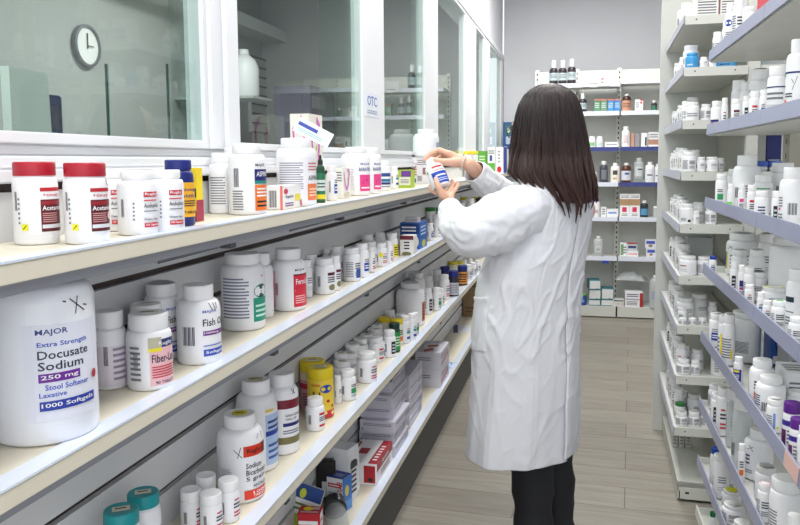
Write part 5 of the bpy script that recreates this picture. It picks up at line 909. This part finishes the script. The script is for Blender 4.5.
# ================================================================ THE WOMAN
SKIN = mat((222, 176, 152), .5, sss=.15); HAIRC = mat((46, 33, 31), .38)
A = lambda x, y, Y: aty(x, y, Y)
BASE = A(540, 560, 2.36); BASE.z = 0
Fd = Vector((-.85, .53, 0)).normalized(); Bd = -Fd; Ld = Vector((-Fd.y, Fd.x, 0))
def capsule(b, p, q, r1, r2, m=SKIN, n=14):
    p, q = Vector(p), Vector(q); d = q-p; L = d.length; 
    if L < 1e-6: return
    pts = []; rs = []
    for k in range(6): a = PI/2*(1-k/5); pts.append(p-d/L*r1*math.sin(a)); rs.append(max(1e-4, r1*math.cos(a)))
    for k in range(6): a = PI/2*k/5; pts.append(q+d/L*r2*math.sin(a)); rs.append(max(1e-4, r2*math.cos(a)))
    b.tube(pts, rs, m, n)
def chain(b, pts, rs, n=14):
    for i in range(len(pts)-1): capsule(b, pts[i], pts[i+1], rs[i], rs[i+1], n=n)
def ell(b, c, ax, m=SKIN, n=24, R=None):
    vs = []; fs = []; k = n//2
    for j in range(k+1):
        t = PI*j/k
        for i in range(n):
            a = 2*PI*i/n; v = Vector((ax[0]*math.sin(t)*math.cos(a), ax[1]*math.sin(t)*math.sin(a), ax[2]*math.cos(t)))
            vs.append(c+(R @ v if R else v))
    for j in range(k):
        for i in range(n): q = (i+1) % n; fs.append((j*n+i, (j+1)*n+i, (j+1)*n+q, j*n+q))
    b.add(vs, fs, m)
b = MB()
pel = A(531, 322, 2.38); wst = A(541, 270, 2.38); chs = A(553, 222, 2.38); nkb = A(556, 184, 2.38); S0 = A(555, 197, 2.38)
Lsh = S0+Ld*.14+Vector((0, 0, -.045)); Rsh = S0-Ld*.14+Vector((0, 0, -.045))
Rm = Matrix((Fd, Ld, Vector((0, 0, 1)))).transposed()
ell(b, pel, (.10, .15, .13), R=Rm); ell(b, wst, (.085, .12, .13), R=Rm); ell(b, chs, (.085, .12, .105), R=Rm); capsule(b, pel, chs, .09, .08)
HC = A(545.5, 127, 2.385); HF = Vector((-.92, .34, -.18)).normalized(); HL = Vector((0, 0, 1)).cross(HF).normalized(); HU = HF.cross(HL)
Rh = Matrix((HF, HL, HU)).transposed()
capsule(b, nkb, HC+Vector((0, 0, -.07)), .052, .050); chain(b, [Lsh+Vector((0, 0, 0)), nkb+Vector((0, 0, -.05)), Rsh], [.035, .045, .035])
ell(b, HC, (.092, .074, .108), R=Rh); ell(b, HC+HF*.035-HU*.045, (.058, .052, .062), R=Rh)
hp = lambda f, l, u: HC+HF*f+HL*l+HU*u
chain(b, [hp(.086, 0, .012), hp(.105, 0, -.018), hp(.104, 0, -.026)], [.008, .010, .011]); ell(b, hp(.092, 0, -.030), (.012, .018, .008), R=Rh)
chain(b, [hp(.088, -.022, -.055), hp(.094, 0, -.056), hp(.088, .022, -.055)], [.005, .008, .005]); ell(b, hp(.078, 0, -.088), (.018, .022, .017), R=Rh)
for s in (-1, 1):
    ell(b, hp(.080, s*.031, .006), (.010, .016, .010), R=Rh); chain(b, [hp(.086, s*.014, .026), hp(.083, s*.046, .026)], [.006, .005]); ell(b, hp(-.005, s*.075, -.005), (.018, .008, .030), R=Rh)
# legs
ll = [pel+Ld*.085, A(530, 400, 2.335), A(533, 560, 2.33), A(534, 628, 2.33)]; ll[3].z = .09
rl = [pel-Ld*.085, A(548, 400, 2.44), A(556, 540, 2.455), A(557, 600, 2.46)]; rl[3].z = .09
ll[2] = ll[1].lerp(ll[3], .5); ll[2].z = .46; rl[2] = rl[1].lerp(rl[3], .5); rl[2].z = .46
for L_ in (ll, rl):
    chain(b, L_, [.085, .075, .052, .036]); chain(b, [L_[3]+Vector((0, 0, -.04)), L_[3]+Fd*.13+Vector((0, 0, -.06))], [.036, .028])
# arms
Lel = A(464, 237, 2.19); Lwr = A(449, 204, 2.325); Rel = A(512, 204, 2.63); Rwr = A(469, 164.5, 2.425)
chain(b, [Lsh, Lel, Lwr], [.048, .040, .0205]); chain(b, [Rsh, Rel, Rwr], [.048, .040, .0215])
# right hand, palm down over the bottle cap
hand = [
 # knuckle, joints..., radii
 ([(448, 153.5, 2.405), (439, 149.8, 2.405), (430.5, 153.5, 2.395), (424.5, 160, 2.385)], [.0100, .0090, .0082, .0070]),
 ([(449, 154.5, 2.425), (440, 151.5, 2.430), (432, 156.5, 2.42), (429, 163, 2.405)], [.0100, .0090, .0082, .0070]),
 ([(451, 157, 2.443), (443, 155.5, 2.450), (436, 160, 2.44), (433.5, 165, 2.42)], [.0095, .0086, .0078, .0066]),
 ([(453, 160, 2.457), (446, 160, 2.463), (440, 163, 2.452), (437.5, 167, 2.438)], [.0086, .0076, .0070, .0060])]
for pts, rs in hand:
    P_ = [A(*p) for p in pts]; chain(b, P_, rs); chain(b, [Rwr.lerp(P_[0], .12), Rwr.lerp(P_[0], .6), P_[0]], [.017, .0135, .0115])
chain(b, [Rwr.lerp(A(450, 158, 2.40), .3), A(452, 162.5, 2.385), A(443, 162, 2.367), A(435, 160.3, 2.362), A(430.5, 159.6, 2.366)], [.016, .0150, .0112, .0096, .0078])
# left hand, palm under the bottle, thumb in front
hand = [
 ([(441.5, 193, 2.338), (436, 192.5, 2.355), (431.5, 190, 2.375), (430, 186, 2.39)], [.0098, .0090, .0082, .0070]),
 ([(445, 192, 2.352), (442, 191.5, 2.380), (438, 188.5, 2.402), (436, 184, 2.412)], [.0098, .0090, .0082, .0070]),
 ([(448.5, 193, 2.358), (451, 188.5, 2.375), (453, 184.5, 2.39), (452, 180.5, 2.402)], [.0094, .0084, .0076, .0066]),
 ([(451, 195, 2.350), (455, 190, 2.362), (457.8, 185.5, 2.375), (457.5, 182, 2.388)], [.0086, .0076, .0068, .0058])]
for pts, rs in hand:
    P_ = [A(*p) for p in pts]; chain(b, P_, rs); chain(b, [Lwr, Lwr.lerp(P_[0], .6), P_[0]], [.0175, .0135, .0112])
chain(b, [Lwr.lerp(A(444, 197, 2.32), .5), A(442, 194.5, 2.313), A(438.6, 187.5, 2.305), A(436.6, 182.5, 2.308), A(436, 178.6, 2.318)], [.015, .0135, .0102, .0090, .0075])
b.v = [v-BASE for v in b.v]
person = b.build('person', None, None, BASE)
person.data.polygons.foreach_set('use_smooth', [True]*len(person.data.polygons))
rm = person.modifiers.new('remesh', 'REMESH'); rm.mode = 'VOXEL'; rm.voxel_size = .0032; rm.use_smooth_shade = True
sm = person.modifiers.new('smooth', 'SMOOTH'); sm.factor = .5; sm.iterations = 3
tag(person, 'woman with long dark brown hair in a white lab coat holding a bottle', 'person')
def child(b, name, smooth=60):
    b.v = [v-BASE for v in b.v]; o = b.build(name, person, smooth); return o
# nails
b = MB()
for tip, nx in (((424.0, 159.0, 2.3795), 0), ((430.2, 158.3, 2.3585), 0), ((435.9, 179.2, 2.3105), 0)):
    ell(b, A(*tip), (.0045, .002, .0052), mat((236, 186, 178), .25), 12)
child(b, 'nails')
# glasses
b = MB(); fm_ = mat((40, 34, 34), .3)
for s in (-1, 1):
    pts = [hp(.104+.004*math.cos(a)*0, s*.032+.021*math.cos(a), .004+.017*math.sin(a)) for a in [2*PI*i/20 for i in range(21)]]
    b.tube(pts, .0014, fm_, 6); b.tube([hp(.104, s*.053, .008), hp(.085, s*.070, .010), hp(.0, s*.082, .008), hp(-.02, s*.080, -.01)], .0014, fm_, 6)
b.tube([hp(.104, -.011, .006), hp(.108, 0, .009), hp(.104, .011, .006)], .0013, fm_, 6)
child(b, 'glasses')
# bracelet
b = MB(); c = Rwr.lerp(A(450, 157, 2.41), .32); ax = (A(450, 157, 2.41)-Rwr).normalized(); u_ = ax.orthogonal().normalized(); w_ = ax.cross(u_)
for i in range(26):
    a = 2*PI*i/26; ell(b, c+(u_*math.cos(a)+w_*math.sin(a))*.0255+ax*.002*math.sin(a*2), (.0028, .0028, .0028), mat((232, 218, 206), .25), 8)
child(b, 'bracelet')
# ---- trousers and shoes
TR = mat((26, 27, 32), .75, 0, .1, 30); b = MB()
for L_, r0, wob in ((ll, .080, 0), (rl, .078, 2)):
    P_ = [L_[0], L_[1], L_[2], L_[3]+Vector((0, 0, -.015))]; pts = []; rs = []
    for i in range(3):
        for k in range(14):
            t = k/14; pts.append(P_[i].lerp(P_[i+1], t)); zz = pts[-1].z; rs.append([.09, .072, .064, .058][i]*(1-t)+[.09, .072, .064, .058][i+1]*t+.0035*math.sin(zz*34+wob)+.0025*math.sin(zz*71))
    pts.append(P_[3]); rs.append(.057); b.tube(pts, rs, TR, 24)
ell(b, pel+Vector((0, 0, -.01)), (.11, .15, .14), TR, R=Rm)
child(b, 'trousers', 80)
for L_ in (ll, rl):
    b = MB(); f = L_[3]; f0 = Vector((f.x, f.y, 0))
    prof = [(-.06, .035, .07), (-.03, .04, .085), (.02, .042, .085), (.07, .046, .062), (.12, .044, .045), (.16, .034, .034), (.18, .012, .02)]
    vs = []; fs = []
    for (t, w, h) in prof:
        for i in range(12):
            a = 2*PI*i/12; vs.append(f0+Fd*t+Ld*w*math.cos(a)+Vector((0, 0, .012+h*.5+h*.5*math.sin(a))))
    for j in range(len(prof)-1):
        for i in range(12): k = (i+1) % 12; fs.append((j*12+i, j*12+k, (j+1)*12+k, (j+1)*12+i))
    fs += [tuple(range(12)), tuple(range(72, 84))[::-1]]
    b.add(vs, fs, mat((34, 34, 38), .5)); b.prism([(-.066, 0), (.186, 0), (.18, .014), (-.064, .018)], -.04, .04, mat((210, 210, 210), .6), 'y')
    for k in range(len(b.v)-8, len(b.v)): v = b.v[k]; b.v[k] = f0+Fd*v.x+Ld*v.y+Vector((0, 0, v.z+.0006))
    child(b, 'shoe', 50)
# ---- lab coat
COAT = mat((228, 229, 234), .75, bump=.12, scale=260)
rows = [(174, 540, 573), (177.5, 528, 581), (182, 515, 587.5), (190, 507, 591), (200, 505, 593.5), (212, 505, 593.5), (224, 504, 592), (240, 498, 589), (256, 488, 586.5), (276, 481, 583), (300, 478.5, 580.5), (328, 475, 579.5), (360, 474, 580), (385, 472, 580.5), (410, 470, 580.5), (430, 468.5, 580), (448, 467.5, 578.5)]
rows3 = []
for (y, xl, xr) in rows:
    a_, c_ = A(xl, y, 2.37), A(xr, y, 2.37); hw = abs(c_.x-a_.x)/2; k = .76 if y > 230 else .70
    bb_ = hw/math.sqrt((k*.86)**2+.52**2); rows3.append(((a_+c_)/2, bb_*k, bb_))
def row_at(z):
    for i in range(len(rows3)-1):
        z0_, z1_ = rows3[i][0].z, rows3[i+1][0].z
        if z <= z0_ and z >= z1_:
            t = (z0_-z)/(z0_-z1_); return rows3[i][0].lerp(rows3[i+1][0], t), rows3[i][1]*(1-t)+rows3[i+1][1]*t, rows3[i][2]*(1-t)+rows3[i+1][2]*t
    r = rows3[0] if z > rows3[0][0].z else rows3[-1]; return Vector((r[0].x, r[0].y, z)), r[1], r[2]
zt_, zb_ = rows3[0][0].z, rows3[-1][0].z; zv = A(560, 362, 2.3).z
NC, NRW = 220, 200; vs = []; fs = []
def fold(phi, z):
    h = (zt_-z)/(zt_-zb_); d = 0
    lo = max(0, (h-.35)/.65)
    d += lo*(.0075*math.sin(phi*4+1.2+.5*math.sin(z*3))+.004*math.sin(phi*9+.5+z*2)+.0015*math.sin(phi*17+z*3))
    cx_, cy_ = math.cos(phi), math.sin(phi)
    n1 = noise.noise(Vector((cx_*1.6+z*1.2, cy_*1.6-z*.8, z*3.2))); n2 = noise.noise(Vector((cx_*2.6+z*5, cy_*2.6+z*4, z*6+3))); n3 = noise.noise(Vector((cx_*3.4-z*6, cy_*3.4+z*5, z*9+8)))
    env = .35+.65*math.exp(-((h-.42)/.22)**2)
    d += .0045*n1+.0055*env*max(0, 1-abs(n2)*5)+.003*env*max(0, 1-abs(n3)*6)
    # seams: back princess seams and the side seam
    for s0 in (.62, -.62, 1.45):
        q = (phi-s0+PI) % (2*PI)-PI; d -= .0035*math.exp(-(q/.016)**2)-.002*math.exp(-(q/.05)**2)
    return d-.006
for j in range(NRW+1):
    h = j/NRW; z = zt_+(zb_-zt_)*h; C_, a_, b_ = row_at(z)
    for i in range(NC+1):
        phi = 2*PI*i/NC; ca, sa = math.cos(phi), math.sin(phi); e = .90
        X_ = a_*math.copysign(abs(ca)**e, ca); Y_ = b_*math.copysign(abs(sa)**e, sa); d = fold(phi, z)
        v = C_+Bd*X_+Ld*Y_; nrm = (Bd*ca/a_+Ld*sa/b_).normalized(); zz = z
        if z < zv:
            t = (zv-z)/(zv-zb_); s_ = min(1, t*2.2)
            if i > NC-16: w = (i-(NC-16))/16; v += Ld*.030*s_*w; d += .012*s_*w; zz += .02*t*w
            if i < 14: w = (14-i)/14; d -= .004*s_*w; v -= Ld*.006*s_*w
        seam = min(i, NC-i)
        if z >= zv and seam < 2: d -= .003
        v += nrm*d; v.z = zz+.012*h*math.sin(phi*2+1)*0; vs.append(v)
W_ = NC+1
for j in range(NRW):
    for i in range(NC):
        fs.append((j*W_+i, j*W_+i+1, (j+1)*W_+i+1, (j+1)*W_+i))
b = MB(); b.add(vs, fs, COAT)
def catmull(P, n):
    out = []
    for i in range(len(P)-1):
        p0, p1, p2, p3 = P[max(i-1, 0)], P[i], P[i+1], P[min(i+2, len(P)-1)]
        for k in range(n):
            t = k/n; out.append(tuple(.5*((2*b1)+(-a1+c1)*t+(2*a1-5*b1+4*c1-d1)*t*t+(-a1+3*b1-3*c1+d1)*t**3) for a1, b1, c1, d1 in zip(p0, p1, p2, p3)))
    out.append(P[-1]); return out
def sleeve(keys, seed, amp=.010, nseg=16):
    K_ = [tuple(A(*k[:3]))+(k[3],) for k in keys]; C2 = catmull(K_, nseg); n = 64; vs = []; fs = []; prev = None
    for j, q in enumerate(C2):
        p = Vector(q[:3]); r = q[3]; t = (Vector(C2[min(j+1, len(C2)-1)][:3])-Vector(C2[max(j-1, 0)][:3])).normalized()
        a = (Vector((0, 0, 1))-t*t.z).normalized() if prev is None else (prev-t*prev.dot(t)).normalized(); prev = a; bb_ = t.cross(a); s = j/len(C2)
        for i in range(n):
            th = 2*PI*i/n; edge = min(1, (len(C2)-1-j)/8)
            w = noise.noise(Vector((math.cos(th)*1.4+seed, math.sin(th)*1.4, s*7))); w2 = noise.noise(Vector((math.cos(th)*2.5+seed, math.sin(th)*2.5+s*5, s*16)))
            d = amp*edge*(w*.9+max(0, 1-abs(w2)*4.5)*.5*(.4+.6*math.sin(PI*s)))
            if len(C2)-1-j == 7: d -= .0015
            vs.append(p+(a*math.cos(th)+bb_*math.sin(th))*(r+d))
    for j in range(len(C2)-1):
        for i in range(n): k = (i+1) % n; fs.append((j*n+i, (j+1)*n+i, (j+1)*n+k, j*n+k))
    b.add(vs, fs, COAT)
sleeve([(551, 212, 2.33, .058), (535, 209, 2.28, .068), (515, 215, 2.235, .077), (493, 226, 2.20, .080), (474, 232, 2.19, .072), (461, 228, 2.22, .058), (453.5, 218, 2.27, .044), (449.3, 207.5, 2.312, .034)], 2.0, .010)
sleeve([(560, 200, 2.50, .070), (530, 200, 2.57, .068), (510, 199, 2.57, .055), (495, 189, 2.53, .046), (484, 180, 2.48, .040), (474, 171, 2.44, .036)], 9.0, .008)
# collar and pocket
cvs = []; cfs = []
for j in range(7):
    for i in range(41):
        phi = -2.3+4.6*i/40; t = j/6; R_ = (.062+.028*t+.004*math.sin(phi*3)); z = nkb.z+.028-.045*t*t+.02*math.sin(PI*t)
        cvs.append(nkb+Bd*R_*1.05*math.cos(phi)+Ld*R_*1.15*math.sin(phi)+Vector((0, 0, z-nkb.z)))
for j in range(6):
    for i in range(40): cfs.append((j*41+i, j*41+i+1, (j+1)*41+i+1, (j+1)*41+i))
b.add(cvs, cfs, COAT)
coat = child(b, 'lab_coat', 75); so = coat.modifiers.new('cloth_thickness', 'SOLIDIFY'); so.thickness = .0022; so.offset = 0
def on_coat(phi, z, off):
    C_, a_, b_ = row_at(z); ca, sa = math.cos(phi), math.sin(phi); e = .9
    return C_+Bd*a_*math.copysign(abs(ca)**e, ca)+Ld*b_*math.copysign(abs(sa)**e, sa)+(Bd*ca/a_+Ld*sa/b_).normalized()*(fold(phi, z)+off)
b = MB(); vs = []; fs = []; zp0, zp1 = A(482, 292, 2.3).z, A(482, 345, 2.3).z; ph0, ph1 = 1.62, 2.5
for j in range(25):
    for i in range(25): vs.append(on_coat(ph0+(ph1-ph0)*i/24, zp0+(zp1-zp0)*j/24-.02*(i/24), .0022 + (.0015 if j < 2 else 0)))
for j in range(24):
    for i in range(24): fs.append((j*25+i, j*25+i+1, (j+1)*25+i+1, (j+1)*25+i))
b.add(vs, fs, COAT); o = child(b, 'pocket', 75); so = o.modifiers.new('cloth_thickness', 'SOLIDIFY'); so.thickness = .0012; so.offset = 0; o['label'] = 'stitched side pocket of the lab coat'
# ---- hair
HR = [(83.6, 549, 2), (85, 549, 9.5), (89, 549.5, 17), (95, 549.5, 23.5), (105, 549, 28.5), (118, 549, 32), (132, 549.5, 34), (146, 549.5, 36), (160, 549, 38), (174, 549.5, 40), (186, 556, 36), (196, 562, 30), (206, 567, 23), (214, 569, 18)]
def hrow(y):
    for i in range(len(HR)-1):
        if HR[i][0] <= y <= HR[i+1][0]:
            t = (y-HR[i][0])/(HR[i+1][0]-HR[i][0]); return HR[i][1]*(1-t)+HR[i+1][1]*t, HR[i][2]*(1-t)+HR[i+1][2]*t
    return HR[-1][1:]
def hsurf(psi, y, k=1.0, out=0):
    """psi: 0 towards the camera (-Y), positive to image right"""
    cx, hw = hrow(y); Yc = 2.375 if y < 150 else 2.375-.03*min(1, (y-150)/30); dm = .0031
    c = A(cx, y, Yc); w = hw*dm*k+out; dep = (hw*dm*(1.02 if y < 150 else .96))*k+out
    if y > 178: dep = .112*k+out
    return c+Vector((math.sin(psi)*w, -math.cos(psi)*dep, 0))
def yend(psi):       # psi in -pi..pi
    q = psi
    if q > -.15 and q < 1.7: base_ = 207-4*abs(q-.7)
    elif q <= -.15: base_ = 207-(-.15-q)*34
    else: base_ = 195-(q-1.7)*14
    return max(172, base_)
FACE = math.radians(-113); FO = .72     # opening of the face
b = MB(); vs = []; fs = []; n = 72; m_ = 40
for i in range(n+1):
    psi = FACE+FO+(2*PI-2*FO)*i/n; q = (psi+PI) % (2*PI)-PI; ye = yend(q)-4
    for j in range(m_+1):
        t = j/m_; y = 83.6+(ye-83.6)*t**1.25; v = hsurf(psi, y, .965); lock = (.0025*math.sin(q*14+2*math.sin(y*.05))+.003*math.sin(q*31+y*.03))*min(1, t*2)*(1+t); v += (v-Vector((hsurf(psi, y, .01)))).normalized()*lock; vs.append(v)
for i in range(n):
    for j in range(m_): k = i*(m_+1)+j; fs.append((k, k+m_+1, k+m_+2, k+1))
hm = bpy.data.materials.new('hair'); hm.use_nodes = True; nt = hm.node_tree; pb = nt.nodes['Principled BSDF']; pb.inputs['Roughness'].default_value = .42; pb.inputs['Specular IOR Level'].default_value = .42
tc = nt.nodes.new('ShaderNodeTexCoord'); sp = nt.nodes.new('ShaderNodeSeparateXYZ'); mr = nt.nodes.new('ShaderNodeMapRange'); mr.inputs['From Min'].default_value = 1.24; mr.inputs['From Max'].default_value = 1.5
cr = nt.nodes.new('ShaderNodeValToRGB'); cr.color_ramp.elements[0].color = (*lin((74, 48, 42)), 1); cr.color_ramp.elements[1].color = (*lin((42, 31, 31)), 1)
nt.links.new(tc.outputs['Object'], sp.inputs[0]); nt.links.new(sp.outputs['Z'], mr.inputs['Value']); nt.links.new(mr.outputs[0], cr.inputs[0]); nt.links.new(cr.outputs[0], pb.inputs['Base Color'])
b.add(vs, fs, hm)
random.seed(11)
LK = [(random.gauss(0, 6.5), random.random()*6.3, random.random()*6.3, random.uniform(-.004, .005)) for _ in range(80)]
for s in range(3000):
    psi0 = FACE+FO*.86+(2*PI-2*FO*.86)*random.random(); q = (psi0+PI) % (2*PI)-PI; li = int((q+PI)/(2*PI)*40); dl, p1_, p2_, ob = LK[li % 80]
    if random.random() < .2: dl, p1_, p2_, ob = LK[40+li % 40]; ob += .004
    ye = yend(q)+dl-abs(random.gauss(0, 3.5)); n = 17; pts = []
    if random.random() < .2: ye -= random.random()*22
    y0_ = 83.9+random.random()**2*14; lc_ = (li+.5)/40*2*PI-PI; out = random.random()*.005-.001
    for j in range(n):
        t = j/(n-1); y = y0_+(ye-y0_)*t**1.1
        psi = psi0+(lc_-q)*.75*t**3+.075*math.sin(p1_+t*8)*t*t+random.gauss(0, .003)
        o_ = out+(ob+.005*math.sin(p2_+t*8))*t*t*1.3
        pts.append(hsurf(psi, y, 1.0-.05*t**4*abs(dl)/6, o_))
    b.tube(pts, [.0009]*(n-3)+[.0008, .0006, .0002], hm, 4)
hair = child(b, 'hair', 180)
# ---- the bottle she holds
pt, pb_ = A(430.6, 159.8, 2.372), A(441.6, 187.2, 2.352); ax = (pt-pb_); Lb = ax.length; ax.normalize()
held = [('r', .1, .02, 1.02, .60, (36, 70, 180)), ('t', .3, .36, .8, .5, 'Calcium', WHT), ('l', .25, .12, .9, .3, 2, (190, 205, 240)), ('t', .25, .78, .75, .92, 'MAJOR', (206, 50, 60)), ('l', .3, .66, .8, .72, 1, (206, 90, 90)), ('c', -.1, .72, .08, .07, (170, 190, 120))]
held = [e for e in held if e[0] != 't' or e[5] == 'x']+[('l', .3, .34, .85, .5, 1, WHT), ('l', .25, .78, .75, .95, 1, (206, 50, 60))]
root = bottle(pb_, .0300, Lb, capr=.62, caph=.2, sh=.12, els=held, ang=18, span=120, v0=.05, v1=.74, custom='x', desc='held', shelf='x')
ITEMS.pop(); tag(root, 'white bottle with blue label held in the woman\'s hands', 'bottle')
yv = -(CP-pb_).normalized(); yv = (yv-ax*yv.dot(ax)).normalized(); xv = yv.cross(ax)
root.matrix_world = Matrix(((xv.x, yv.x, ax.x, pb_.x), (xv.y, yv.y, ax.y, pb_.y), (xv.z, yv.z, ax.z, pb_.z), (0, 0, 0, 1)))
